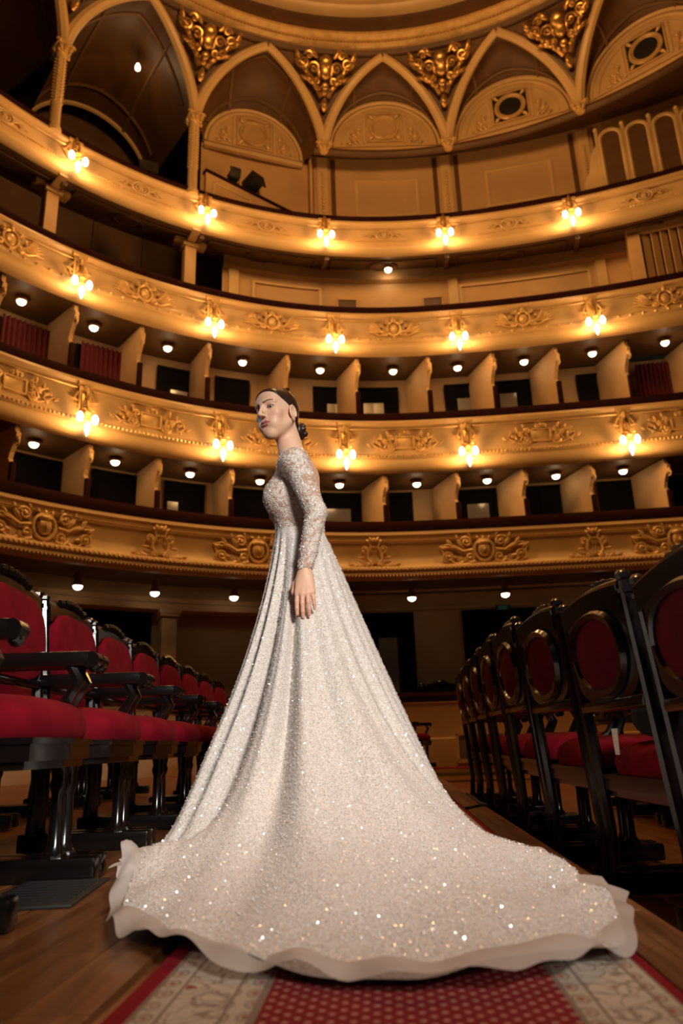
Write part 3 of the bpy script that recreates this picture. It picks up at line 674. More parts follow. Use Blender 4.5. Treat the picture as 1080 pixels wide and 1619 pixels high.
# round lamps in the soffits
def soffit_lamp(t, power, stemh=0.):
    MB().lathe([(.085, .0), (.10, -.03), (.085, -.055), (.07, -.05)] if not stemh else [(.055, stemh), (.06, .02), (.085, -.02), (.085, -.05)], n=16).build('collar', 'brass', t)
    MB().lathe([(.072, -.045), (.068, -.075), (.045, -.10), (.012, -.112)], n=16).build('glass_dome', 'lens', t)
    point_light('lamp_light', (0, 0, -.19), power, (1, .62, .28), .06, t)
NTH = ['first', 'second', 'third', 'fourth', 'fifth', 'sixth', 'seventh', 'eighth', 'ninth', 'tenth']
def lamps(tier_k, ss, off, z, power, what, stemh, grp):
    fst = None; n = len(ss)
    for i, s in enumerate(ss):
        lab = 'round lamp under %s, %s from the left' % (what, NTH[i])
        m = onplan(s, off, z, tier_k)
        if fst is None: fst = thing('soffit_lamp', lab, 'lamp', m, grp); soffit_lamp(fst, power, stemh)
        else: dup(fst, m, lab)
lamps(KT[3], (-7.0, -5.85, -4.6, -3.27, -1.85, -.5, .71, 1.95, 3.18, 4.42), .55, 7.40, 1.5, 'the third balcony', 0, 'lamps under the third balcony')
lamps(KT[2], (-6.6, -5.36, -4.14, -2.95, -1.56, -.2, 1.08, 2.32, 3.5), .55, 5.03, 1.5, 'the second balcony', 0, 'lamps under the second balcony')
lamps(KT[1], (-5.8, -4.64, -3.38, -.41, 1.21, 2.89), .52, 2.87, .15, 'the lowest balcony on a short stem', .17, 'stemmed lamps under the lowest balcony')
lamps(KT[4], (-.48,), .56, 9.75, 2.0, 'the topmost balcony', 0, 'lamp under the topmost balcony')
# bare bulb hanging in the gallery vault
t = thing('pendant_bulb', 'bare lit bulb hanging in the gallery vault at the upper left', 'lamp', onplan(-5.43, .5, 13.40, KT[4]))
MB().tube([(0, 0, .1), (0, 0, .62)], .008, 5).build('cord', 'black', t); MB().lathe([(.02, .13), (.03, .1), (.03, .06)], n=10).build('socket', 'brass', t)
MB().lathe([(.03, .08), (.055, .0), (.05, -.05), (.015, -.09)], n=12).build('bulb', 'bulb', t); MB().lathe([(.09, .68), (.07, .62), (.02, .60)], n=12).build('rose', 'brass', t)
point_light('bulb_light', (0, 0, -.16), 5, (1, .6, .26), .06, t)
# ------------------------------------------------------------------ floor, planks, carpet
def wood_mat():
    m = mat('floor_wood', (.20, .075, .025), .33, spec=.4); nt = m.node_tree; b = nt.nodes['Principled BSDF']
    tc = nt.nodes.new('ShaderNodeTexCoord'); mp = nt.nodes.new('ShaderNodeMapping'); mp.inputs['Scale'].default_value = (22, 1.6, 8)
    oi = nt.nodes.new('ShaderNodeObjectInfo'); ad = nt.nodes.new('ShaderNodeVectorMath'); ad.operation = 'ADD'
    ml = nt.nodes.new('ShaderNodeVectorMath'); ml.operation = 'SCALE'; ml.inputs['Scale'].default_value = 37
    nt.links.new(oi.outputs['Location'], ml.inputs[0]); nt.links.new(tc.outputs['Object'], mp.inputs[0]); nt.links.new(mp.outputs[0], ad.inputs[0]); nt.links.new(ml.outputs[0], ad.inputs[1])
    n = nt.nodes.new('ShaderNodeTexNoise'); n.inputs['Scale'].default_value = 1.3; n.inputs['Detail'].default_value = 6; n.inputs['Distortion'].default_value = .8
    nt.links.new(ad.outputs[0], n.inputs['Vector'])
    r = nt.nodes.new('ShaderNodeValToRGB'); e = r.color_ramp.elements
    e[0].position = .25; e[0].color = (.085, .028, .009, 1); e[1].position = .75; e[1].color = (.27, .105, .034, 1)
    nt.links.new(n.outputs['Fac'], r.inputs[0])
    hv = nt.nodes.new('ShaderNodeHueSaturation'); mr = nt.nodes.new('ShaderNodeMapRange'); mr.inputs['To Min'].default_value = .55; mr.inputs['To Max'].default_value = 1.25
    nt.links.new(oi.outputs['Random'], mr.inputs['Value']); nt.links.new(mr.outputs[0], hv.inputs['Value']); nt.links.new(r.outputs[0], hv.inputs['Color'])
    nt.links.new(hv.outputs[0], b.inputs['Base Color'])
    bp = nt.nodes.new('ShaderNodeBump'); bp.inputs['Strength'].default_value = .12; bp.inputs['Distance'].default_value = .004
    nt.links.new(n.outputs['Fac'], bp.inputs['Height']); nt.links.new(bp.outputs[0], b.inputs['Normal'])
wood_mat()
STEP_X, LOW = .56, -.16
floor = struct(MB().add([(-9, -4, -.012), (STEP_X, -4, -.012), (STEP_X, 14.5, -.012), (-9, 14.5, -.012), (STEP_X, -4, LOW - .012), (12, -4, LOW - .012), (12, 14.5, LOW - .012), (STEP_X, 14.5, LOW - .012)],
               [(0, 1, 2, 3), (4, 5, 6, 7), (1, 4, 7, 2)]).build('floor', 'floor_wood', smooth=False, fix=False))
plm = [MB().rbox((0, 0, -.006), (.108, L_ - .003, .012), .0015).mesh('plank', 'floor_wood', smooth=False) for L_ in (.9, 1.1)]
rp = random.Random(4)
for ix in range(12):
    x = -.50 - ix * .11; y = .5 - rp.random() * .8
    while y < 5.2:
        q = rp.randint(0, 1); L_ = (.9, 1.1)[q]
        if y + L_ > .6: link('plank', plm[q], floor, TRS((x, y + L_ / 2, 0)))
        y += L_
for x in (.446, .503):
    y = .3 - rp.random() * .5
    while y < 6:
        q = rp.randint(0, 1); L_ = (.9, 1.1)[q]; o = link('plank', plm[q], floor, TRS((x, y + L_ / 2, 0)) @ Matrix.Diagonal((.52, 1, 1, 1))); y += L_
for ix in range(5):
    x = STEP_X + .055 + ix * .11; y = .3 - rp.random() * .5
    while y < 5:
        q = rp.randint(0, 1); L_ = (.9, 1.1)[q]; link('plank', plm[q], floor, TRS((x, y + L_ / 2, LOW))); y += L_

def nodes(m): return m.node_tree, m.node_tree.nodes['Principled BSDF']
def carpet_red():
    m = mat('carpet_red', (.20, .020, .022), .95, spec=.05, sheen=.15); nt, b = nodes(m)
    tc = nt.nodes.new('ShaderNodeTexCoord'); mp = nt.nodes.new('ShaderNodeMapping'); mp.inputs['Scale'].default_value = (46, 46, 0.0001); mp.inputs['Rotation'].default_value = (0, 0, PI / 4)
    v = nt.nodes.new('ShaderNodeTexVoronoi'); v.inputs['Randomness'].default_value = 0; v.inputs['Scale'].default_value = 1
    nt.links.new(tc.outputs['Object'], mp.inputs[0]); nt.links.new(mp.outputs[0], v.inputs['Vector'])
    r = nt.nodes.new('ShaderNodeValToRGB'); e = r.color_ramp.elements; e[0].position = .19; e[0].color = (.46, .24, .19, 1); e[1].position = .25; e[1].color = (.20, .020, .022, 1)
    nt.links.new(v.outputs['Distance'], r.inputs[0]); nt.links.new(r.outputs[0], b.inputs['Base Color'])
    n = nt.nodes.new('ShaderNodeTexNoise'); n.inputs['Scale'].default_value = 420; bp = nt.nodes.new('ShaderNodeBump'); bp.inputs['Strength'].default_value = .5; bp.inputs['Distance'].default_value = .002
    nt.links.new(tc.outputs['Object'], n.inputs['Vector']); nt.links.new(n.outputs['Fac'], bp.inputs['Height']); nt.links.new(bp.outputs[0], b.inputs['Normal'])
def carpet_border():
    m = mat('carpet_border', (.50, .42, .33), .95, spec=.05); nt, b = nodes(m)
    tc = nt.nodes.new('ShaderNodeTexCoord'); L = nt.links.new
    nz = nt.nodes.new('ShaderNodeTexNoise'); nz.inputs['Scale'].default_value = 22; nz.inputs['Detail'].default_value = 2
    mx = nt.nodes.new('ShaderNodeVectorMath'); mx.operation = 'MULTIPLY_ADD'; mx.inputs[1].default_value = (.05, .05, 0); L(nz.outputs['Color'], mx.inputs[0]); L(tc.outputs['Object'], mx.inputs[2]); L(tc.outputs['Object'], nz.inputs['Vector'])
    v = nt.nodes.new('ShaderNodeTexVoronoi'); v.inputs['Scale'].default_value = 13; v.inputs['Randomness'].default_value = .75; L(mx.outputs[0], v.inputs['Vector'])
    r = nt.nodes.new('ShaderNodeValToRGB'); r.color_ramp.interpolation = 'LINEAR'; e = r.color_ramp.elements
    e[0].position = 0; e[0].color = (.28, .07, .06, 1); e[1].position = 1; e[1].color = (.54, .47, .38, 1)
    for p, c in ((.17, (.30, .09, .07)), (.22, (.55, .47, .38)), (.36, (.56, .49, .40)), (.43, (.27, .22, .19)), (.49, (.55, .47, .38))):
        q = e.new(p); q.color = (*c, 1)
    L(v.outputs['Distance'], r.inputs[0])
    v2 = nt.nodes.new('ShaderNodeTexVoronoi'); v2.feature = 'DISTANCE_TO_EDGE'; v2.inputs['Scale'].default_value = 26; L(mx.outputs[0], v2.inputs['Vector'])
    r2 = nt.nodes.new('ShaderNodeValToRGB'); r2.color_ramp.elements[0].position = .015; r2.color_ramp.elements[1].position = .05; r2.color_ramp.elements[0].color = (.42, .34, .28, 1); r2.color_ramp.elements[1].color = (1, 1, 1, 1)
    L(v2.outputs['Distance'], r2.inputs[0])
    mc = nt.nodes.new('ShaderNodeMix'); mc.data_type = 'RGBA'; mc.blend_type = 'MULTIPLY'; mc.inputs[0].default_value = .8; L(r.outputs[0], mc.inputs[6]); L(r2.outputs[0], mc.inputs[7])
    L(mc.outputs[2], b.inputs['Base Color'])
def carpet_band():                                         # narrow guard bands with small repeated motifs
    m = mat('carpet_band', (.46, .39, .31), .95, spec=.05); nt, b = nodes(m); L = nt.links.new
    tc = nt.nodes.new('ShaderNodeTexCoord'); mp = nt.nodes.new('ShaderNodeMapping'); mp.inputs['Scale'].default_value = (28, 19, .001)
    v = nt.nodes.new('ShaderNodeTexVoronoi'); v.inputs['Randomness'].default_value = .15; v.inputs['Scale'].default_value = 1; L(tc.outputs['Object'], mp.inputs[0]); L(mp.outputs[0], v.inputs['Vector'])
    r = nt.nodes.new('ShaderNodeValToRGB'); e = r.color_ramp.elements; e[0].position = .1; e[0].color = (.33, .10, .08, 1); e[1].position = .55; e[1].color = (.50, .43, .34, 1)
    q = e.new(.22); q.color = (.5, .42, .34, 1); q = e.new(.34); q.color = (.26, .19, .16, 1); q = e.new(.42); q.color = (.5, .43, .34, 1)
    L(v.outputs['Distance'], r.inputs[0]); L(r.outputs[0], b.inputs['Base Color'])
mat('carpet_edge', (.22, .014, .022), .95, spec=.05); mat('carpet_line', (.25, .19, .15), .95, spec=.05)
carpet_red(); carpet_border(); carpet_band()
cp = thing('carpet_runner', 'long red dotted aisle carpet with cream floral borders', 'carpet')
def strip(x0, x1, name, m, z=.009):
    mb = MB(); rows = [[(x0, y, z), (x1, y, z)] for y in np.linspace(.2, 10.6, 20)]; mb.grid(rows)
    e = [(x0, .2), (x1, .2), (x1, 10.6), (x0, 10.6)]; o = len(mb.v); mb.v += [(a, b, 0.) for a, b in e]
    mb.v += [(a, b, z) for a, b in e]; mb.f += [(o + i, o + (i + 1) % 4, o + 4 + (i + 1) % 4, o + 4 + i) for i in range(4)]
    return mb.build(name, m, cp, smooth=False)
strip(-.195, .235, 'red_field', 'carpet_red')
for s, a in ((-1, -.195), (1, .235)):
    lay = ((0, .012, 'line', 'carpet_line'), (.012, .047, 'guard_band', 'carpet_band'), (.047, .052, 'line', 'carpet_line'), (.052, .135, 'floral_border', 'carpet_border'), (.135, .140, 'line', 'carpet_line'), (.140, .172, 'guard_band', 'carpet_band'), (.172, .180, 'line', 'carpet_line')) if s < 0 else ((0, .008, 'line', 'carpet_line'), (.008, .036, 'guard_band', 'carpet_band'), (.036, .041, 'line', 'carpet_line'), (.041, .118, 'floral_border', 'carpet_border'), (.118, .123, 'line', 'carpet_line'), (.123, .145, 'guard_band', 'carpet_band'), (.145, .149, 'line', 'carpet_line'))
    for u, v, nm, m in lay: strip(min(a + s * u, a + s * v), max(a + s * u, a + s * v), nm, m)
    e = lay[-1][1]; strip(min(a + s * e, a + s * (e + .018 + (.014 if s < 0 else 0))), max(a + s * e, a + s * (e + .018 + (.014 if s < 0 else 0))), 'red_edge', 'carpet_edge', .0085)
# red cross carpet along the far wall
tag(MB().box((.9, 10.95, .005), (7.0, .55, .01)).build('cross_carpet', 'carpet_edge', smooth=False), 'dark red carpet strip crossing at the far end of the aisle', 'carpet')
# cable lying on the floor by the right seats
tag(MB().tube([(.415 + .06 * i + .02 * math.sin(i), 4.4 + .18 * math.sin(i * .8), .006 if .415 + .06 * i < .52 else .006) for i in range(3)] + [(.53, 4.75, .006), (.54, 5.1, .006), (.54, 5.6, .006)], .008, 6).build('floor_cable', 'black'), 'black cable end on the floor beside the right seats', 'cable')
# dark floor grate by the left seats
fg = thing('floor_grate', 'dark metal floor grate under the nearest left seat', 'grate', TRS((-.93, 2.15, .001), .12))
MB().rbox((0, 0, .004), (.24, .40, .008), .003).build('grate_plate', 'grate', fg)
for i in range(9): MB().box((0, -.16 + i * .04, .009), (.2, .014, .004)).build('grate_slat', 'black', fg, smooth=False)

# ------------------------------------------------------------------ theatre chairs (face local +x)
def puff(mb, c, d, e=.42, nu=28, nv=12, flatb=True):
    def sp(v, p): return math.copysign(abs(v) ** p, v)
    rows = []
    for i in range(nv + 1):
        b = -PI / 2 + PI * i / nv; row = []
        for j in range(nu):
            a = 2 * PI * j / nu
            row.append((c[0] + d[0] / 2 * sp(math.cos(b), .55) * sp(math.cos(a), e), c[1] + d[1] / 2 * sp(math.cos(b), .55) * sp(math.sin(a), e), c[2] + d[2] / 2 * sp(math.sin(b), .8)))
        rows.append(row)
    return mb.grid(rows, True)
def make_chair(label):
    t = thing('theatre_chair', label, 'chair')
    o = puff(MB(), (.025, 0, .435), (.45, .63, .16), .58).build('seat_cushion', 'velvet', t)
    mb = MB(); poly = [(-.20, -.31), (.18, -.31), (.235, -.24), (.255, 0), (.235, .24), (.18, .31), (-.20, .31)]
    mb.prism(poly, .345, .385, lambda u, v, d: (u, v, d)); mb.prism([(u * 1.03, v * 1.02) for u, v in poly], .385, .40, lambda u, v, d: (u * 1.0, v, d)); mb.prism([(u * .94, v * .96) for u, v in poly], .325, .345, lambda u, v, d: (u, v, d))
    mb.build('seat_rail', 'lacquer', t, smooth=False)
    bx = lambda z: -.205 - .055 * max(0, z - .4) / .6
    for s in (-1, 1):
        pts = [(-.175 - .03, s * .322, .0), (-.19, s * .322, .2), (-.205, s * .322, .4), (bx(.7), s * .322, .7), (bx(.99), s * .322, .995)]
        mb = MB(); mb.tube(pts, [.026, .021, .026, .022, .02], 8)
        mb.build('back_post', 'lacquer', t)
        mb = MB(); mb.ball((bx(1.0), s * .322, 1.01), (.026, .026, .022)); mb.tube([(bx(.96), s * .322, .955), (bx(.97), s * .322, .97)], .028, 8); mb.build('finial', 'lacquer', t)
        mb = MB(); mb.rbox((-.005, s * .322, .648), (.42, .056, .050), .014); mb.tube([(.205, s * .322 - .027, .645), (.205, s * .322 + .027, .645)], .026, 10); mb.ball((.21, s * .322, .622), (.02, .024, .018)); mb.build('armrest', 'lacquer', t)
        MB().tube([(.13, s * .322, .64), (.165, s * .322, .58), (.12, s * .322, .50), (.05, s * .322, .46), (.0, s * .322, .41), (.02, s * .322, .37)], [.02, .02, .022, .02, .02, .02], 7).build('arm_support', 'lacquer', t)
        mb = MB(); mb.lathe([(.028, .06), (.034, .08), (.022, .10), (.021, .24), (.03, .27), (.024, .29), (.034, .34)], (.13, s * .315, 0), 12); mb.build('front_leg', 'lacquer', t)
        mb = MB(); mb.rbox((.01, s * .315, .034), (.50, .068, .068), .012); mb.ball((.13, s * .315, .07), (.04, .034, .02)); mb.build('foot_block', 'lacquer', t)
    rot = Matrix.Rotation(-.09, 3, 'Y')
    puff(MB(), (0, 0, 0), (.055, .60, .34), .28).build('back_cushion', 'velvet', t).matrix_local = TRS((bx(.80) + .025, 0, .80), ry=-.09)
    # rear side: oval upholstered panel in an oval moulding
    pm = MB(); pm.lathe([(.19, 0), (.185, .012), (.1, .024), (.01, .028)], (0, 0, 0), 28); o = pm.build('rear_panel', 'velvet_shaded', t)
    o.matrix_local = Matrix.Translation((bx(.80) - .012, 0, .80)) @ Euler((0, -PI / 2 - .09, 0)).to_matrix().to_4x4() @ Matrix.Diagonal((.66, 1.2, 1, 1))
    mb = MB(); mb.tube([(bx(.80 + .13 * math.sin(a)) - .018, .235 * math.copysign(abs(math.cos(a)) ** .85, math.cos(a)), .80 + .13 * math.sin(a)) for a in np.linspace(0, 2 * PI, 33)], .02, 6, False); mb.build('rear_moulding', 'lacquer', t)
    mb = MB(); ol = [(.315 * math.copysign(abs(math.cos(a)) ** .6, math.cos(a)), .805 + .165 * math.copysign(abs(math.sin(a)) ** .6, math.sin(a))) for a in np.linspace(0, 2 * PI, 25)[:-1]]
    mb.prism(ol, -.018, .0, lambda u, v, d: (bx(v) + d + .005, u, v)); mb.build('back_frame', 'lacquer', t)
    mb = MB(); top = [(-.305 + .61 * i / 16, .985 + .018 * math.sin(PI * i / 16)) for i in range(17)]
    mb.prism(top + [(u, v - .075 + .015 * math.sin(PI * (u + .305) / .61)) for u, v in top[::-1]], -.026, .022, lambda u, v, d: (bx(v) + d, u, v))
    mb.tube([(bx(v), u, v) for u, v in top], .022, 7); o = mb.build('crest_rail', 'lacquer', t)
    mb = MB()
    for u in (-.16, -.09, -.03, .03, .09, .16): mb.ball((bx(1.0) + .02, u, 1.01 + .02 * math.cos(u * 9)), (.02, .03, .022), nu=6, nv=4)
    mb.build('crest_carving', 'lacquer', o)
    MB().rbox((bx(.635), 0, .632), (.045, .62, .04), .012).build('lower_rail', 'lacquer', t)
    return t
def place(ch_first, mtx, lab):
    if not ch_first[0]: ch_first[0] = make_chair(lab); ch_first[0].matrix_world = mtx; return ch_first[0]
    return dup(ch_first[0], mtx, lab)
FC = [None]
ORD = ['nearest', 'second', 'third', 'fourth', 'fifth', 'sixth', 'seventh', 'eighth', 'ninth', 'tenth']
yl = [1.00, 1.70, 2.40, 3.12, 3.84, 4.56, 5.30, 6.04, 6.78, 7.53, 8.28]
def xf(y): return -.862 - .088 * (y - 2.1) + .0052 * max(0, y - 3) ** 2     # front edge of the seats
for i in range(1, len(yl) - 1):
    y0, y1 = yl[i], yl[i + 1]; a, b = Vector((xf(y0), y0)), Vector((xf(y1), y1)); d = (b - a).normalized()
    ang = math.atan2(d.y, d.x) - PI / 2; mid = (a + b) / 2; nrm = Vector((math.cos(ang), math.sin(ang)))
    c = mid - nrm * .25
    o = place(FC, TRS((c.x, c.y, 0), ang), 'red velvet theatre armchair facing the aisle, %s in the left row' % (ORD[i - 1] if i > 1 else 'nearest'))
    o['group'] = 'left row of theatre chairs'
    if 1 <= i <= 7:
        o = place(FC, TRS((c.x - .95, c.y + .2, 0), ang), 'red theatre armchair half hidden behind the left row, %s from the camera' % ORD[i - 1]); o['group'] = 'second left row of theatre chairs'
yr = [1.50, 2.24, 2.93, 3.61, 4.29, 4.99, 5.70, 6.42, 7.15]
def xr(y): return .80 - .115 * min(1, max(0, (y - 2.2) / 1.6)) + (.0 if y < 5 else .02 * (y - 5))
for i in range(len(yr) - 1):
    y0, y1 = yr[i], yr[i + 1]; a, b = Vector((xr(y0), y0)), Vector((xr(y1), y1)); d = (b - a).normalized()
    ang = math.atan2(d.y, d.x) - PI / 2; mid = (a + b) / 2; nrm = Vector((math.cos(ang), math.sin(ang))); c = mid + nrm * .215
    o = place(FC, TRS((c.x, c.y, LOW), ang) @ Matrix.Diagonal((1, .93, min(1.07, .94 + .04 * i), 1)), 'black lacquered theatre chair seen from behind, oval red back, %s in the right row' % ORD[i])
    o['group'] = 'right row of theatre chairs'
    if 1 <= i <= 6:
        o = place(FC, TRS((c.x + .95, c.y - .1, LOW), ang) @ Matrix.Diagonal((1, .955, .98, 1)), 'dark theatre chair half hidden beyond the right row, %s from the camera' % ORD[i - 1]); o['group'] = 'second right row of theatre chairs'
o = place(FC, TRS((.36, 11.05, .011), -.35, sc=.92), 'single dark armchair standing by the low wall at the far end'); o['group'] = 'single chair'
# carved settee back behind the low wall
st = thing('carved_settee', 'dark carved settee top showing above the low velvet-topped wall', 'settee', onplan(-.05, .35, .35, KT[1]))
mb = MB(); mb.prism([(-.7, 0), (.7, 0), (.7, .82), (.45, .86), (.3, .93), (0, .98), (-.3, .93), (-.45, .86), (-.7, .82)], -.03, .03, lambda u, v, d: (u, d, v)); mb.build('settee_back', 'lacquer', st, smooth=False)
mb = MB(); scroll(mb, -.32, .9, .06, 1.3, 1, 0, .02); mb.build('settee_scroll', 'lacquer', st); mb = MB(); scroll(mb, .32, .9, .06, 1.3, -1, PI, .02); mb.build('settee_scroll', 'lacquer', st); MB().ball((0, .03, .96), (.12, .03, .05)).build('settee_crest', 'lacquer', st)
# things on the right seats
c = Vector((xr(2.6) + .30, 2.60))
tag(MB().prism([(-.02, -.05), (.014, -.05), (.022, .03), (-.028, .03)], -.001, .001, lambda u, v, d: (d, u, v)).build('paper_tag', 'white_paper', smooth=False), 'small white paper tag hanging by a right-row seat', 'paper').matrix_world = TRS((.731, 2.53, .352), .1)
bmx = MB(); puff(bmx, (0, 0, 0), (.26, .40, .15), .7)
cl = bmx.build('dark_coat', 'dark_cloth'); cl.matrix_world = TRS((.97, 2.55, .42), .2); tag(cl, 'dark folded coat lying on a right-row seat', 'coat')
# ------------------------------------------------------------------ the person: one continuous skin surface from blended volumes
def axis(segs):
    out = [segs[0][0]]
    for a, b, st in segs:
        n = max(1, int(round((b - a) / st))); out += [a + (b - a) * (i + 1) / n for i in range(n)]
    return np.array(out, dtype=np.float32)
class Field:
    def __init__(s, xs, ys, zs):
        s.ax = (xs, ys, zs); s.d = np.full((len(xs), len(ys), len(zs)), .08, dtype=np.float32)
    def box(s, lo, hi):
        sl = []
        for a, l, h_ in zip(s.ax, lo, hi):
            i, j = np.searchsorted(a, l), np.searchsorted(a, h_); sl.append(slice(max(0, i - 1), min(len(a), j + 1)))
        g = [a[q] for a, q in zip(s.ax, sl)]
        return tuple(sl), (g[0][:, None, None], g[1][None, :, None], g[2][None, None, :])
    def op(s, lo, hi, fn, k=.01, mode='u', pad=.05):
        lo = np.array(lo) - pad; hi = np.array(hi) + pad
        sl, (X, Y, Z) = s.box(lo, hi)
        if min(q.stop - q.start for q in sl) <= 0: return
        e = fn(X, Y, Z).astype(np.float32); d = s.d[sl]
        if mode == 'u':
            h_ = np.clip(.5 + .5 * (d - e) / k, 0, 1); s.d[sl] = d + (e - d) * h_ - k * h_ * (1 - h_)
        else:
            e = -e; h_ = np.clip(.5 - .5 * (d - e) / k, 0, 1); s.d[sl] = d + (e - d) * h_ + k * h_ * (1 - h_)
    def cap(s, a, b, ra, rb=None, k=.01, mode='u'):
        rb = ra if rb is None else rb; a = np.array(a, float); b = np.array(b, float); ab = b - a; L2 = float(ab @ ab) + 1e-9; m = max(ra, rb)
        def fn(X, Y, Z):
            t = np.clip(((X - a[0]) * ab[0] + (Y - a[1]) * ab[1] + (Z - a[2]) * ab[2]) / L2, 0, 1)
            return np.sqrt((X - a[0] - t * ab[0]) ** 2 + (Y - a[1] - t * ab[1]) ** 2 + (Z - a[2] - t * ab[2]) ** 2) - (ra + (rb - ra) * t)
        s.op(np.minimum(a, b) - m, np.maximum(a, b) + m, fn, k, mode)
    def ell(s, c, r, R=None, k=.01, mode='u'):
        c = np.array(c, float); r = np.array(r, float); R = np.eye(3) if R is None else np.array(R, float); m = r.max()
        def fn(X, Y, Z):
            x, y, z = X - c[0], Y - c[1], Z - c[2]
            q = [(R[0, i] * x + R[1, i] * y + R[2, i] * z) for i in range(3)]
            k0 = np.sqrt(sum((q[i] / r[i]) ** 2 for i in range(3))); k1 = np.sqrt(sum((q[i] / r[i] ** 2) ** 2 for i in range(3))) + 1e-9
            return k0 * (k0 - 1) / k1
        s.op(c - m, c + m, fn, k, mode)
    def surf(s, iso=0.):
        d = s.d - iso; xs, ys, zs = s.ax; ins = d < 0
        c = np.zeros(tuple(n - 1 for n in d.shape), np.int8)
        for i in (0, 1):
            for j in (0, 1):
                for k in (0, 1): c += ins[i:d.shape[0] - 1 + i, j:d.shape[1] - 1 + j, k:d.shape[2] - 1 + k]
        act = np.argwhere((c > 0) & (c < 8)); idx = -np.ones(c.shape, np.int32); idx[act[:, 0], act[:, 1], act[:, 2]] = np.arange(len(act))
        I, J, K = act.T; acc = np.zeros((len(act), 3)); cnt = np.zeros(len(act))
        corners = [(i, j, k) for i in (0, 1) for j in (0, 1) for k in (0, 1)]
        for a in corners:
            for ax in range(3):
                if a[ax]: continue
                b = list(a); b[ax] = 1
                da = d[I + a[0], J + a[1], K + a[2]]; db = d[I + b[0], J + b[1], K + b[2]]; m = (da < 0) != (db < 0)
                t = np.where(m, da / np.where(m, da - db, 1), 0)
                pa = np.stack([xs[I + a[0]], ys[J + a[1]], zs[K + a[2]]], 1); pb = np.stack([xs[I + b[0]], ys[J + b[1]], zs[K + b[2]]], 1)
                acc += np.where(m[:, None], pa + (pb - pa) * t[:, None], 0); cnt += m
        V = acc / cnt[:, None]; F = []
        for ax in range(3):
            sl0 = [slice(None)] * 3; sl1 = [slice(None)] * 3; sl0[ax] = slice(0, -1); sl1[ax] = slice(1, None)
            cr = ins[tuple(sl0)] != ins[tuple(sl1)]; E = np.argwhere(cr); o1, o2 = [(1, 2), (2, 0), (0, 1)][ax]
            ok = (E[:, o1] > 0) & (E[:, o2] > 0) & (E[:, o1] < d.shape[o1] - 1) & (E[:, o2] < d.shape[o2] - 1); E = E[ok]
            def g(u, v):
                e = E.copy(); e[:, o1] -= u; e[:, o2] -= v; return idx[e[:, 0], e[:, 1], e[:, 2]]
            q = np.stack([g(1, 1), g(0, 1), g(0, 0), g(1, 0)], 1); fl = ~ins[E[:, 0], E[:, 1], E[:, 2]]
            q[fl] = q[fl][:, ::-1]; F.append(q)
        F = np.concatenate(F); F = F[(F >= 0).all(1)]
        return V, F
def np_mesh(name, V, F, m, smooth=True):
    me = bpy.data.meshes.new(name); me.from_pydata(V.tolist(), [], F.tolist()); me.materials.append(M[m]); 
    if smooth: me.polygons.foreach_set('use_smooth', np.ones(len(F), bool))
    return me
def relax(V, F, it=2, lam=.5):
    e = np.concatenate([F[:, [0, 1]], F[:, [1, 2]], F[:, [2, 3]], F[:, [3, 0]]])
    for _ in range(it):
        acc = np.zeros_like(V); cnt = np.zeros(len(V))
        np.add.at(acc, e[:, 0], V[e[:, 1]]); np.add.at(acc, e[:, 1], V[e[:, 0]]); np.add.at(cnt, e[:, 0], 1); np.add.at(cnt, e[:, 1], 1)
        V = V + lam * (acc / np.maximum(cnt, 1)[:, None] - V)
    return V

PX, PY = -.315, 2.80
HC = np.array((-.388, 2.775, 1.668))                       # middle of the head
fa = math.radians(-124); FW = np.array((math.cos(fa), math.sin(fa), 0.)); tilt = math.radians(-7)
fw = np.array((FW[0] * math.cos(tilt), FW[1] * math.cos(tilt), math.sin(tilt))); up0 = np.array((-FW[0] * math.sin(tilt), -FW[1] * math.sin(tilt), math.cos(tilt)))
lf = np.cross(up0, fw)                                     # towards the left of the face
rl = math.radians(-4); up = up0 * math.cos(rl) + lf * math.sin(rl); lf = np.cross(up, fw)
HR = np.stack([lf, fw, up], 1)                             # local (left, forward, up) -> world
def H(u, v, w_): return HC + HR @ np.array((u, v, w_))
NECK0 = np.array((PX - .012, PY, 1.475)); 
SHN = np.array((PX + .012, PY - .155, 1.405)); SHF = np.array((PX - .02, PY + .155, 1.405))
ELN = np.array((-.220, 2.585, 1.175)); WRN = np.array((-.262, 2.555, .945))
ELF = np.array((-.30, 3.03, 1.17)); WRF = np.array((-.40, 3.02, .95))
def torso(f):
    f.ell((PX + .012, PY, .97), (.10, .125, .13), k=.05); f.ell((PX + .012, PY, 1.15), (.092, .112, .16), k=.05)
    f.ell((PX + .005, PY, 1.30), (.092, .128, .14), k=.05); f.ell((PX + .01, PY, 1.40), (.078, .135, .07), k=.04)
    for s in (-1, 1): f.ell((PX - .060, PY + s * .058, 1.295), (.060, .062, .070), k=.05)
    f.cap(SHN + (-.01, .05, .01), SHF + (.01, -.05, .01), .05, k=.04)
    f.cap(NECK0 - (0, .09, .045), NECK0 + (0, .09, -.045), .028, k=.04)
def arms(f):
    for sh, el, wr in ((SHN, ELN, WRN), (SHF, ELF, WRF)):
        f.ell(sh + np.array((0, 0, -.005)), (.048, .046, .052), k=.03); f.cap(sh, el, .043, .034, k=.02); f.cap(el, el * .35 + wr * .65, .035, .027, k=.012); f.cap(el * .35 + wr * .65, wr, .027, .022, k=.012)
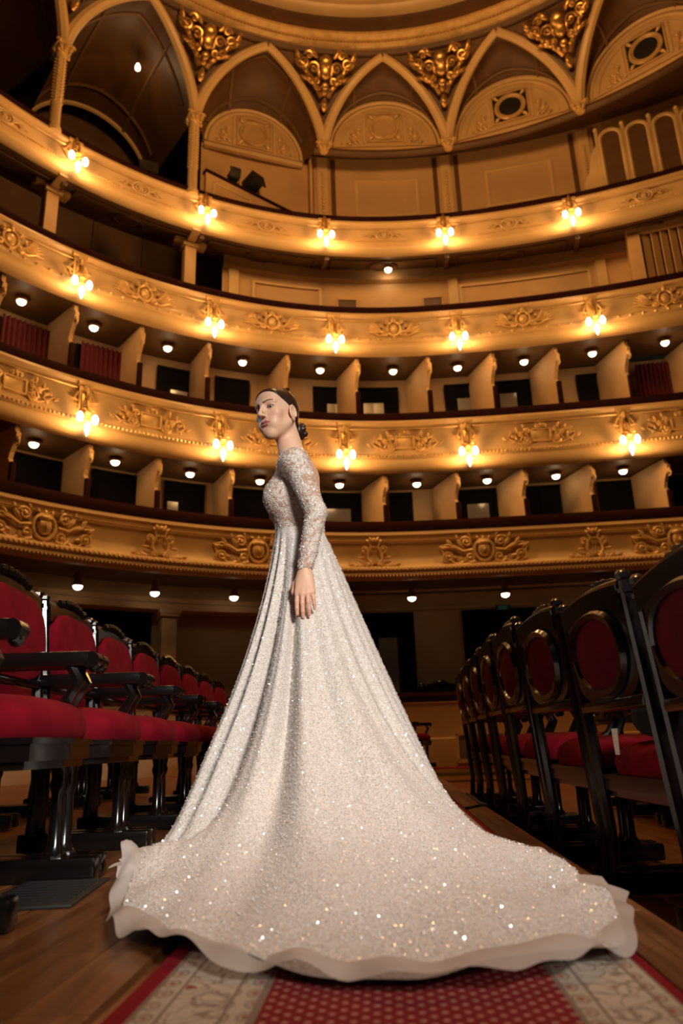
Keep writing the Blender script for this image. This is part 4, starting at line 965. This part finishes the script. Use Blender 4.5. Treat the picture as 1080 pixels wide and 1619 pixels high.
def hand(f, wr, side):
    # thumb side is forward (-x); the back of the hand faces the camera for the near hand
    W0 = wr; dn = np.array((.02, -side * .30, -.954)); fr = np.array((-1., 0, 0)); inn = np.array((0, side * .954, -.30))
    def hp(x, y, z): return W0 + fr * x + inn * y + dn * z
    f.cap(hp(0, 0, -.03), hp(0, 0, .015), .0225, .021, k=.01)
    kn = [(.027, .0, .082), (.009, -.004, .088), (-.010, -.003, .085), (-.026, .002, .077)]
    for x, y, z in kn: f.cap(hp(x * .55, .002, .012), hp(x, y, z), .0155, .0115, k=.012)
    f.ell(hp(.002, .006, .05), (.030, .014, .042), k=.012)
    ln = [(.030, .024, .02), (.034, .027, .021), (.031, .025, .02), (.024, .018, .017)]
    sp = [.05, .0, -.05, -.12]; cu = [(.10, .35, .6), (.12, .40, .65), (.15, .45, .7), (.2, .5, .75)]
    for (x, y, z), L_, s_, c_ in zip(kn, ln, sp, cu):
        p = np.array((x, y, z)); r = (.0088, .0082, .0076, .0066) if x > -.02 else (.0076, .007, .0064, .0056)
        for q in range(3):
            dv = np.array((s_ * (1 - .4 * q) - .0, math.sin(c_[q]), math.cos(c_[q]))); n_ = p + dv * L_[q]; f.cap(hp(*p), hp(*n_), r[q], r[q + 1], k=.003); p = n_
    t0, t1, t2, t3 = (.014, .008, .012), (.037, .016, .038), (.042, .019, .066), (.036, .020, .090)
    f.cap(hp(*t0), hp(*t1), .014, .0115, k=.01); f.cap(hp(*t1), hp(*t2), .0108, .0092, k=.004); f.cap(hp(*t2), hp(*t3), .0092, .007, k=.004)
def head(f):
    f.cap(NECK0 - (0, 0, .04), H(0, -.030, -.075), .046, .040, k=.025); f.cap(NECK0 - (-.015, .0, .0), H(0, -.045, -.03), .040, .038, k=.02)
    f.ell(H(0, -.016, .030), (.071, .092, .084), HR, k=.02); f.ell(H(0, .030, -.028), (.053, .058, .082), HR, k=.03)
    f.ell(H(0, .053, .050), (.050, .028, .036), HR, k=.03)
    for s in (-1, 1):
        f.cap(H(s * .050, -.002, -.052), H(s * .013, .058, -.099), .014, .013, k=.03); f.ell(H(s * .041, .056, -.022), (.020, .019, .020), HR, k=.022)
        f.cap(H(s * .012, .084, .026), H(s * .046, .066, .027), .008, .007, k=.014)
        f.ell(H(s * .031, .094, .006), (.018, .017, .013), HR, k=.014, mode='s')
        f.ell(H(s * .031, .0665, .006), (.0162, .0156, .0150), HR, k=.005)
        f.ell(H(s * .032, .083, .0045), (.0150, .010, .0062), HR, k=.002, mode='s')
        f.ell(H(s * .027, .060, -.062), (.019, .020, .020), HR, k=.025)
        E2 = HR @ np.array(Matrix.Rotation(s * -.35, 3, 'Z') @ Matrix.Rotation(-.15, 3, 'X'))
        f.ell(H(s * .072, -.010, -.022), (.0075, .020, .033), E2, k=.004); f.ell(H(s * .078, -.007, -.017), (.006, .010, .017), E2, k=.004, mode='s')
        for a0, a1 in zip(np.linspace(-.6, 3.6, 9)[:-1], np.linspace(-.6, 3.6, 9)[1:]):
            f.cap(H(s * .0755, -.010 + .018 * math.cos(a0), -.018 + .030 * math.sin(a0)), H(s * .0755, -.010 + .018 * math.cos(a1), -.018 + .030 * math.sin(a1)), .0042, k=.002)
    f.ell(H(0, .060, -.098), (.020, .018, .017), HR, k=.02)
    f.cap(H(0, .085, .020), H(0, .109, -.024), .0062, .0085, k=.012); f.ell(H(0, .108, -.027), (.0095, .0088, .0082), HR, k=.006)
    for s in (-1, 1):
        f.ell(H(s * .0095, .097, -.031), (.0065, .010, .0062), HR, k=.006); f.ell(H(s * .006, .103, -.0375), (.0035, .005, .003), HR, k=.002, mode='s')
        f.cap(H(0, .0890, -.0550), H(s * .011, .0875, -.0530), .0043, .0042, k=.003); f.cap(H(s * .011, .0880, -.0525), H(s * .0275, .078, -.0585), .005, .002, k=.003)
        f.cap(H(0, .0868, -.0655), H(s * .012, .0842, -.0648), .0054, .0050, k=.003); f.cap(H(s * .012, .0850, -.0650), H(s * .026, .0785, -.0600), .0055, .002, k=.003)
fld = Field(axis([(-.56, -.50, .004), (-.50, -.16, .0026), (-.16, -.10, .006)]), axis([(2.40, 2.46, .004), (2.46, 2.90, .0026), (2.90, 3.12, .007)]),
            axis([(.70, .76, .006), (.76, .96, .0026), (.96, 1.44, .006), (1.44, 1.55, .004), (1.55, 1.80, .0024)]))
torso(fld); arms(fld); head(fld); hand(fld, WRN, 1); hand(fld, WRF, -1)
for s in (-1, 1): fld.cap((PX + .01, PY + s * .06, .95), (PX + .01, PY + s * .075, .6), .07, .07, k=.03)
BV, BF = fld.surf(); BV = relax(BV, BF, 1, .35)
# skin material with painted lips, brows, lids and nails stored as a colour attribute
def skin_mat():
    m = mat('skin', (.60, .36, .25), .48, spec=.35); nt, b = nodes(m)
    at = nt.nodes.new('ShaderNodeAttribute'); at.attribute_name = 'tint'; nt.links.new(at.outputs['Color'], b.inputs['Base Color'])
    b.inputs['Subsurface Weight'].default_value = .12; b.inputs['Subsurface Radius'].default_value = (.012, .005, .003); b.inputs['Subsurface Scale'].default_value = .6
skin_mat()
L3 = (BV - HC) @ HR                                        # head-local coordinates of every vertex
base = np.array((.66, .405, .265)); colr = np.tile(base, (len(BV), 1))
def paint(mask, c):
    mask = np.clip(mask, 0, 1)[:, None]; colr[:] = colr * (1 - mask) + np.array(c) * mask
def soft(d, a=.002): return np.clip(1 - d / a, 0, 1)
au = np.abs(L3[:, 0]); v_, w_ = L3[:, 1], L3[:, 2]; inh = (w_ > -.13) & (np.abs(L3).max(1) < .14)
mouth_d = np.sqrt((L3[:, 0] / 1.0) ** 2 * .19 + ((w_ + .0600) * 1.0) ** 2)
paint(inh * (v_ > .07) * soft(np.maximum(0, mouth_d - .0098), .0025) * (au < .0275), (.44, .15, .115))
paint(inh * (v_ > .07) * (np.abs(w_ + .0600) < .0012) * (au < .022), (.10, .02, .02))
bx_ = np.clip((au - .012) / .036, 0, 1); browz = .0245 + .0065 * np.sin(np.clip(bx_, 0, 1) * PI * .75); 
paint(inh * (v_ > .04) * (au > .011) * (au < .050) * soft(np.abs(w_ - browz) - .0034 * (1 - .6 * bx_), .0020) * .9, (.07, .035, .022))
ed = np.sqrt(((au - .032) / 1.0) ** 2 * .55 + ((w_ - .006) * 1.25) ** 2)
paint(inh * (v_ > .05) * soft(np.maximum(0, ed - .0095), .006) * .62, (.16, .065, .045)); paint(inh * (v_ > .05) * (au > .015) * (au < .048) * soft(np.abs(np.sqrt(((au - .032) / 1.9) ** 2 + (w_ - .0045) ** 2) - .0068), .0022) * (w_ > .002), (.03, .015, .012))
paint(inh * (v_ > .03) * soft(np.sqrt((au - .046) ** 2 + (w_ + .03) ** 2) - .008, .02) * .25, (.66, .30, .22))
hz = BV[:, 2] < .94
paint(hz * np.clip((.94 - BV[:, 2]) / .16, 0, 1) * .5, (.60, .27, .20))
me = np_mesh('body', BV, BF, 'skin'); ca = me.color_attributes.new('tint', 'FLOAT_COLOR', 'POINT')
ca.data.foreach_set('color', np.concatenate([colr, np.ones((len(colr), 1))], 1).astype(np.float32).ravel())
person = thing('person', 'person in a sequinned ivory gown with a long train, standing on the aisle carpet', 'person', TRS((PX, PY, 0)))
PI_ = Matrix.Translation((-PX, -PY, 0))
def pmesh(name, me, parent=person, sub=None):
    o = bpy.data.objects.new(name, me); COL.objects.link(o); o.parent = parent; o.matrix_local = PI_ if parent is person else Matrix.Identity(4); return o
body = pmesh('body', me)
# eyes
mat('eye_white', (.62, .55, .50), .15); mat('iris', (.035, .022, .014), .08)
for s in (-1, 1):
    g = Vector(H(s * .032, .0665, .0055)); eye = pmesh('eye', MB().ball(g, .0136, nu=16, nv=10).mesh('eye', 'eye_white'))
    cam_d = (Vector((0, 0, CAM_H)) - g).normalized(); look = (Vector(fw) * .62 + cam_d * .38).normalized()
    pmesh('iris', MB().ball(g + look * .0086, .0068, nu=12, nv=8).mesh('iris', 'iris'), eye)
# hair drawn back into a bun
def hair_mat():
    m = mat('hair', (.030, .014, .008), .32, spec=.5); nt, b = nodes(m)
    tc = nt.nodes.new('ShaderNodeTexCoord'); n = nt.nodes.new('ShaderNodeTexNoise'); mp = nt.nodes.new('ShaderNodeMapping'); mp.inputs['Scale'].default_value = (30, 30, 260)
    nt.links.new(tc.outputs['Object'], mp.inputs[0]); nt.links.new(mp.outputs[0], n.inputs['Vector']); n.inputs['Scale'].default_value = 1
    bp = nt.nodes.new('ShaderNodeBump'); bp.inputs['Strength'].default_value = .25; bp.inputs['Distance'].default_value = .004; nt.links.new(n.outputs['Fac'], bp.inputs['Height']); nt.links.new(bp.outputs[0], b.inputs['Normal'])
hair_mat()
hf = Field(axis([(-.52, -.24, .0032)]), axis([(2.64, 2.94, .0032)]), axis([(1.54, 1.80, .0032)]))
hf.ell(H(0, -.018, .031), (.0745, .0945, .087), HR, k=.01); hf.ell(H(0, .050, .052), (.056, .036, .042), HR, k=.03); hf.cap(H(0, -.06, -.03), H(0, -.075, -.045), .040, .034, k=.03)
X, Y, Z = hf.ax[0][:, None, None] - HC[0], hf.ax[1][None, :, None] - HC[1], hf.ax[2][None, None, :] - HC[2]
U = X * HR[0, 0] + Y * HR[1, 0] + Z * HR[2, 0]; V_ = X * HR[0, 1] + Y * HR[1, 1] + Z * HR[2, 1]; W_ = X * HR[0, 2] + Y * HR[1, 2] + Z * HR[2, 2]
cut = .64 * (V_ - .036 - .05 * np.abs(U)) - .77 * (W_ - .044)   # hairline
hf.d = np.maximum(hf.d, cut.astype(np.float32)); HV, HF = hf.surf(); HV = relax(HV, HF, 2)
hair = pmesh('hair', np_mesh('hair', HV, HF, 'hair'))
mb = MB(); mb.ball(Vector(H(0, -.118, -.050)), (.034, .034, .036), nu=14, nv=9)
for i in range(9):
    a = i * 2 * PI / 9; mb.ball(Vector(H(.024 * math.cos(a), -.124 - .008 * (i % 3), -.050 + .026 * math.sin(a))), (.015, .017, .014), nu=8, nv=6)
pmesh('bun', mb.mesh('bun', 'hair'), hair)

# ------------------------------------------------------------------ the gown
def lace_mat():
    m = mat('lace', (.7, .6, .52), .5, spec=.4); nt, b = nodes(m); L = nt.links.new
    tc = nt.nodes.new('ShaderNodeTexCoord')
    n = nt.nodes.new('ShaderNodeTexNoise'); n.inputs['Scale'].default_value = 30; n.inputs['Detail'].default_value = 3; n.inputs['Distortion'].default_value = 1.6; L(tc.outputs['Object'], n.inputs['Vector'])
    r = nt.nodes.new('ShaderNodeValToRGB'); e = r.color_ramp.elements; e[0].position = .42; e[0].color = (.58, .36, .25, 1); e[1].position = .52; e[1].color = (.78, .69, .61, 1); L(n.outputs['Fac'], r.inputs[0])
    v = nt.nodes.new('ShaderNodeTexVoronoi'); v.inputs['Scale'].default_value = 210; L(tc.outputs['Object'], v.inputs['Vector'])
    mx = nt.nodes.new('ShaderNodeMix'); mx.data_type = 'RGBA'; mx.blend_type = 'MULTIPLY'; mx.inputs[0].default_value = .35; sc_ = nt.nodes.new('ShaderNodeSeparateColor'); L(v.outputs['Color'], sc_.inputs[0]); L(r.outputs[0], mx.inputs[6]); L(sc_.outputs[0], mx.inputs[7]); L(mx.outputs[2], b.inputs['Base Color'])
    bp = nt.nodes.new('ShaderNodeBump'); bp.inputs['Strength'].default_value = .8; bp.inputs['Distance'].default_value = .004; L(v.outputs['Distance'], bp.inputs['Height']); L(bp.outputs[0], b.inputs['Normal'])
def tulle_mat(name, c, scale, mixc):
    m = mat(name, c, .62, spec=.3, sheen=.15); nt, b = nodes(m); L = nt.links.new
    tc = nt.nodes.new('ShaderNodeTexCoord'); v = nt.nodes.new('ShaderNodeTexVoronoi'); v.inputs['Scale'].default_value = scale; L(tc.outputs['Object'], v.inputs['Vector'])
    r = nt.nodes.new('ShaderNodeValToRGB'); e = r.color_ramp.elements; e[0].position = .1; e[0].color = (*c, 1); e[1].position = .95; e[1].color = (*mixc, 1)
    sp = nt.nodes.new('ShaderNodeSeparateColor'); L(v.outputs['Color'], sp.inputs[0]); L(sp.outputs[0], r.inputs[0]); L(r.outputs[0], b.inputs['Base Color'])
    bp = nt.nodes.new('ShaderNodeBump'); bp.inputs['Strength'].default_value = .55; bp.inputs['Distance'].default_value = .003; L(v.outputs['Distance'], bp.inputs['Height']); L(bp.outputs[0], b.inputs['Normal'])
lace_mat(); tulle_mat('sequin_tulle', (.535, .475, .42), 260, (.735, .68, .63))
mat('sequin', (.94, .91, .87), .22, metal=.35, spec=1.0)
def organza_mat():
    m = mat('organza', (.72, .66, .61), .55, spec=.25); nt, b = nodes(m); out = nt.nodes['Material Output']; L = nt.links.new
    tr = nt.nodes.new('ShaderNodeBsdfTranslucent'); tr.inputs[0].default_value = (.72, .64, .59, 1); tp = nt.nodes.new('ShaderNodeBsdfTransparent')
    m1 = nt.nodes.new('ShaderNodeMixShader'); m1.inputs[0].default_value = .3; L(b.outputs[0], m1.inputs[1]); L(tr.outputs[0], m1.inputs[2])
    m2 = nt.nodes.new('ShaderNodeMixShader'); m2.inputs[0].default_value = .22; L(m1.outputs[0], m2.inputs[1]); L(tp.outputs[0], m2.inputs[2]); L(m2.outputs[0], out.inputs['Surface'])
organza_mat()
gown = bpy.data.objects.new('gown', None); COL.objects.link(gown); gown.parent = person; gown.matrix_local = PI_
def gmesh(name, me): o = bpy.data.objects.new(name, me); COL.objects.link(o); o.parent = gown; return o
gf = Field(axis([(-.54, -.10, .0045)]), axis([(2.52, 3.12, .0045)]), axis([(.93, 1.56, .0045)])); torso(gf); arms(gf)
gf.cap(NECK0 - (0, 0, .04), NECK0 + (0, 0, .05), .052, .048, k=.02); gf.d -= .0045
GV, GF = gf.surf(); GV = relax(GV, GF, 2); cen = GV[GF].mean(1)
cx, cy, cz = cen[:, 0] - PX, cen[:, 1] - PY, cen[:, 2]
dn_arm = np.minimum(np.linalg.norm(np.cross(cen - SHN, cen - ELN), axis=1) / np.linalg.norm(ELN - SHN), np.linalg.norm(np.cross(cen - ELN, cen - WRN), axis=1) / np.linalg.norm(WRN - ELN))
near_arm = (dn_arm < .055) & (cy < -.09) & (cz < 1.44); far_arm = (cy > .135) & (cz < 1.43); sleeve = near_arm | far_arm
keep_sleeve = sleeve & (cz > .957)
neckr = np.sqrt((cx + .006) ** 2 + cy ** 2); neckline = (cz < 1.475 - .75 * np.maximum(0, .095 - neckr)) & ((neckr > .062) | (cz < 1.44))
back_open = (cx > .015) & (np.abs(cy + .0) < .030 + .10 * np.clip((cz - 1.18) / .25, 0, 1)) & (cz > 1.19)
keep = keep_sleeve | (~sleeve & (cz > 1.10) & neckline & ~back_open)
def sub(V, F, k):
    F2 = F[k]; u, inv = np.unique(F2, return_inverse=True); return V[u], inv.reshape(F2.shape)
sv, sf = sub(GV, GF, keep_sleeve & near_arm); gmesh('sleeve', np_mesh('sleeve', sv, sf, 'lace'))
s2, f2 = sub(GV, GF, keep_sleeve & far_arm & ~near_arm); gmesh('sleeve', np_mesh('sleeve', s2, f2, 'lace'))
bv, bf_ = sub(GV, GF, keep & ~sleeve); gmesh('bodice', np_mesh('bodice', bv, bf_, 'lace'))

# skirt: rings from the waist to a hem outline lying on the floor
WC = np.array((PX + .010, PY))
hem = np.array([(-.735, 2.95), (-.80, 2.70), (-.74, 2.45), (-.655, 2.20), (-.640, 1.95), (-.575, 1.70), (-.42, 1.52), (-.26, 1.36), (-.07, 1.275), (.06, 1.25), (.165, 1.30), (.29, 1.355), (.39, 1.43), (.425, 1.62), (.45, 1.82), (.40, 2.15), (.345, 2.50), (.26, 2.85), (.14, 3.15), (-.08, 3.32), (-.32, 3.36), (-.55, 3.27), (-.68, 3.12)])
NPH, NT = 520, 120
ang = np.arctan2(hem[:, 1] - WC[1], hem[:, 0] - WC[0]); o_ = np.argsort(ang); ang = ang[o_]; rad = np.linalg.norm(hem - WC, axis=1)[o_]
ph = np.linspace(-PI, PI, NPH, endpoint=False)
D = np.interp(ph, np.concatenate([ang - 2 * PI, ang, ang + 2 * PI]), np.tile(rad, 3))
ker = np.exp(-np.linspace(-2, 2, 9) ** 2); ker /= ker.sum(); D = np.convolve(np.concatenate([D[-4:], D, D[:4]]), ker, 'valid')
dirs = np.stack([np.cos(ph), np.sin(ph)], 1); wr_ = 1 / np.sqrt((dirs[:, 0] / .098) ** 2 + (dirs[:, 1] / .120) ** 2)
t = np.linspace(0, 1, NT)[:, None]
D0 = D - wr_; sh = np.minimum(D0, .46)
fd = .5 + .5 * np.cos(ph - math.radians(185)); fd = fd ** 1.5; cd_ = np.clip(np.cos(ph + PI / 2), 0, 1)
R1, R2 = (.33 - .20 * fd - .12 * cd_) * sh, (.84 - .30 * fd - .06 * cd_) * sh + .10 * np.maximum(0, D0 - .46); z0, z1, z2, z3 = 1.155, .80, .10, .014
b0, b1, b2, b3 = (1 - t) ** 3, 3 * t * (1 - t) ** 2, 3 * t * t * (1 - t), t ** 3
Rr = wr_ + b1 * R1 + b2 * R2 + b3 * D0; Zz = b0 * z0 + b1 * z1 + b2 * z2 + b3 * z3
def wav(a, seed, fr): r_ = np.random.default_rng(seed); return sum(r_.uniform(.4, 1) * np.sin(a * f_ + r_.uniform(0, 6.28)) for f_ in fr) / len(fr)
front = .5 + .5 * np.cos(ph - math.radians(200))           # deeper folds on the front side of the skirt
fold = np.abs(wav(ph, 3, (5, 9, 14))) * .9 + wav(ph, 8, (11, 17, 23)) * .5
amp = np.clip(t * 1.6, 0, 1) * (1 - .65 * np.clip((t - .55) / .45, 0, 1))
crs = 0
for c0, cw, cdp in ((-90, 3.2, .055), (-109, 4, .05), (-126, 4, .07), (-143, 5, .06), (-160, 5, .07), (-178, 6, .05), (-74, 5, .022), (-58, 6, .020), (-44, 6, .022), (-28, 6, .02), (-12, 6, .02)):
    dd = (np.degrees(ph) - c0 + 180) % 360 - 180; crs = crs - cdp * np.exp(-(dd / cw) ** 2) + .35 * cdp * np.exp(-((np.abs(dd) - cw * 1.9) / cw) ** 2)
Rr = Rr + amp * ((.016 + .022 * front) * (fold - .3) + 1.9 * crs * np.clip(.35 + .9 * t, 0, 1) + .0035 * wav(ph, 51, (61, 83, 97, 113)) * (.4 + front))
late = np.clip((t - .80) / .2, 0, 1)
Zz = Zz + late * (.016 + .020 * wav(ph, 21, (13, 19, 29)) + .010 * wav(ph, 22, (37, 51))) * np.clip(D0 / .4, .4, 1) + np.clip((t - .55) / .3, 0, 1) * .012 * np.abs(wav(ph, 31, (6, 10, 15)))
XX = WC[0] + Rr * dirs[:, 0]; YY = WC[1] + Rr * dirs[:, 1]
def bump(x0, y0, r, hgt): return hgt * np.exp(-(((XX - x0) ** 2 + (YY - y0) ** 2) / r ** 2))
Zz = Zz + bump(-.60, 2.0, .12, .085) + bump(-.55, 1.78, .08, .04) + bump(.36, 2.05, .13, .04) + bump(.25, 1.55, .12, .02) + bump(-.15, 1.62, .14, .02) + bump(.40, 1.68, .07, .03)
Zz = np.maximum(Zz, .012)
SV = np.stack([XX, YY, np.broadcast_to(Zz, XX.shape)], 2).reshape(-1, 3)
ii, jj = np.meshgrid(np.arange(NT - 1), np.arange(NPH), indexing='ij'); jn = (jj + 1) % NPH
SF = np.stack([ii * NPH + jj, ii * NPH + jn, (ii + 1) * NPH + jn, (ii + 1) * NPH + jj], 2).reshape(-1, 4)
gmesh('skirt', np_mesh('skirt', SV, SF, 'sequin_tulle'))
# organza ruffle peeping out under the hem
NR, NQ = 9, 1400; pr = np.linspace(-PI, PI, NQ, endpoint=False); Dr = np.interp(pr, np.append(ph, PI), np.append(D, D[0])); tr_ = np.linspace(0, 1, NR)[:, None]
outw = np.interp(pr, [-PI, -2.9, -2.3, -1.9, -1.2, -.6, 0, 1, PI], [.03, .05, .07, .05, .05, .04, .02, .0, .03])
rv = .85 * wav(pr, 41, (17, 29, 43, 61, 83)); rv2 = 1.4 * wav(pr, 42, (11, 23, 39, 71)); outw = outw * np.clip(1 + .9 * wav(pr, 43, (7, 13, 19)), .25, 1.8)
Rq = Dr - .10 + tr_ * (.10 + outw * (1 + .5 * rv2)) + .012 * tr_ * rv
Zq = .016 + tr_ ** 1.2 * (.022 + .040 * rv) * np.clip(outw / .03, .2, 1.2) + .03 * np.sin(PI * tr_) * (.6 + .4 * rv2)
Xq, Yq = WC[0] + Rq * np.cos(pr), WC[1] + Rq * np.sin(pr)
Zq = Zq + .10 * np.exp(-(((Xq + .66) ** 2 + (Yq - 1.98) ** 2) / .09 ** 2)); Zq = np.maximum(Zq, .011)
QV = np.stack([Xq, Yq, Zq], 2).reshape(-1, 3); ii, jj = np.meshgrid(np.arange(NR - 1), np.arange(NQ), indexing='ij'); jn = (jj + 1) % NQ
QF = np.stack([ii * NQ + jj, ii * NQ + jn, (ii + 1) * NQ + jn, (ii + 1) * NQ + jj], 2).reshape(-1, 4)
gmesh('organza_ruffle', np_mesh('organza_ruffle', QV, QF, 'organza'))
# loose sequins sewn on: tiny tilted plates
def sequins(V, F, n, size, tilt, name, seed, wfn=None):
    r_ = np.random.default_rng(seed); P = V[F]; a = P[:, 1] - P[:, 0]; b = P[:, 3] - P[:, 0]; nr = np.cross(a, b); ar = np.linalg.norm(nr, axis=1); nr = nr / np.maximum(ar, 1e-12)[:, None]; oc = P.mean(1) - np.array((PX, PY, 1.0)) * np.array((1, 1, 0)); oc[:, 2] = .1; nr = nr * (1 if (nr * oc).sum() > 0 else -1)
    wgt = ar * (wfn(P.mean(1)) if wfn else 1); ch = r_.choice(len(F), n, p=wgt / wgt.sum()); u, v = r_.random((n, 1)), r_.random((n, 1))
    p = P[ch, 0] * (1 - u) * (1 - v) + P[ch, 1] * u * (1 - v) + P[ch, 2] * u * v + P[ch, 3] * (1 - u) * v; N = nr[ch]
    N = N + r_.normal(0, tilt, (n, 3)); N /= np.linalg.norm(N, axis=1)[:, None]; T = np.cross(N, r_.normal(0, 1, (n, 3))); T /= np.linalg.norm(T, axis=1)[:, None]; B = np.cross(N, T)
    s_ = (size * r_.uniform(.6, 1.3, n))[:, None]; p = p + nr[ch] * .0022
    Q = np.stack([p + T * s_, p + B * s_, p - T * s_, p - B * s_], 1).reshape(-1, 3); return stuff(gmesh(name, np_mesh(name, Q, np.arange(4 * n).reshape(-1, 4), 'sequin', False)))
sequins(SV, SF[NPH * 4:], 52000, .0020, .5, 'skirt_sequins', 5, lambda c: (c[:, 1] < 2.95) * 1. + .05)
sequins(sv, sf, 2600, .0020, .5, 'sleeve_sequins', 6); sequins(bv, bf_, 3600, .0019, .5, 'bodice_sequins', 7)
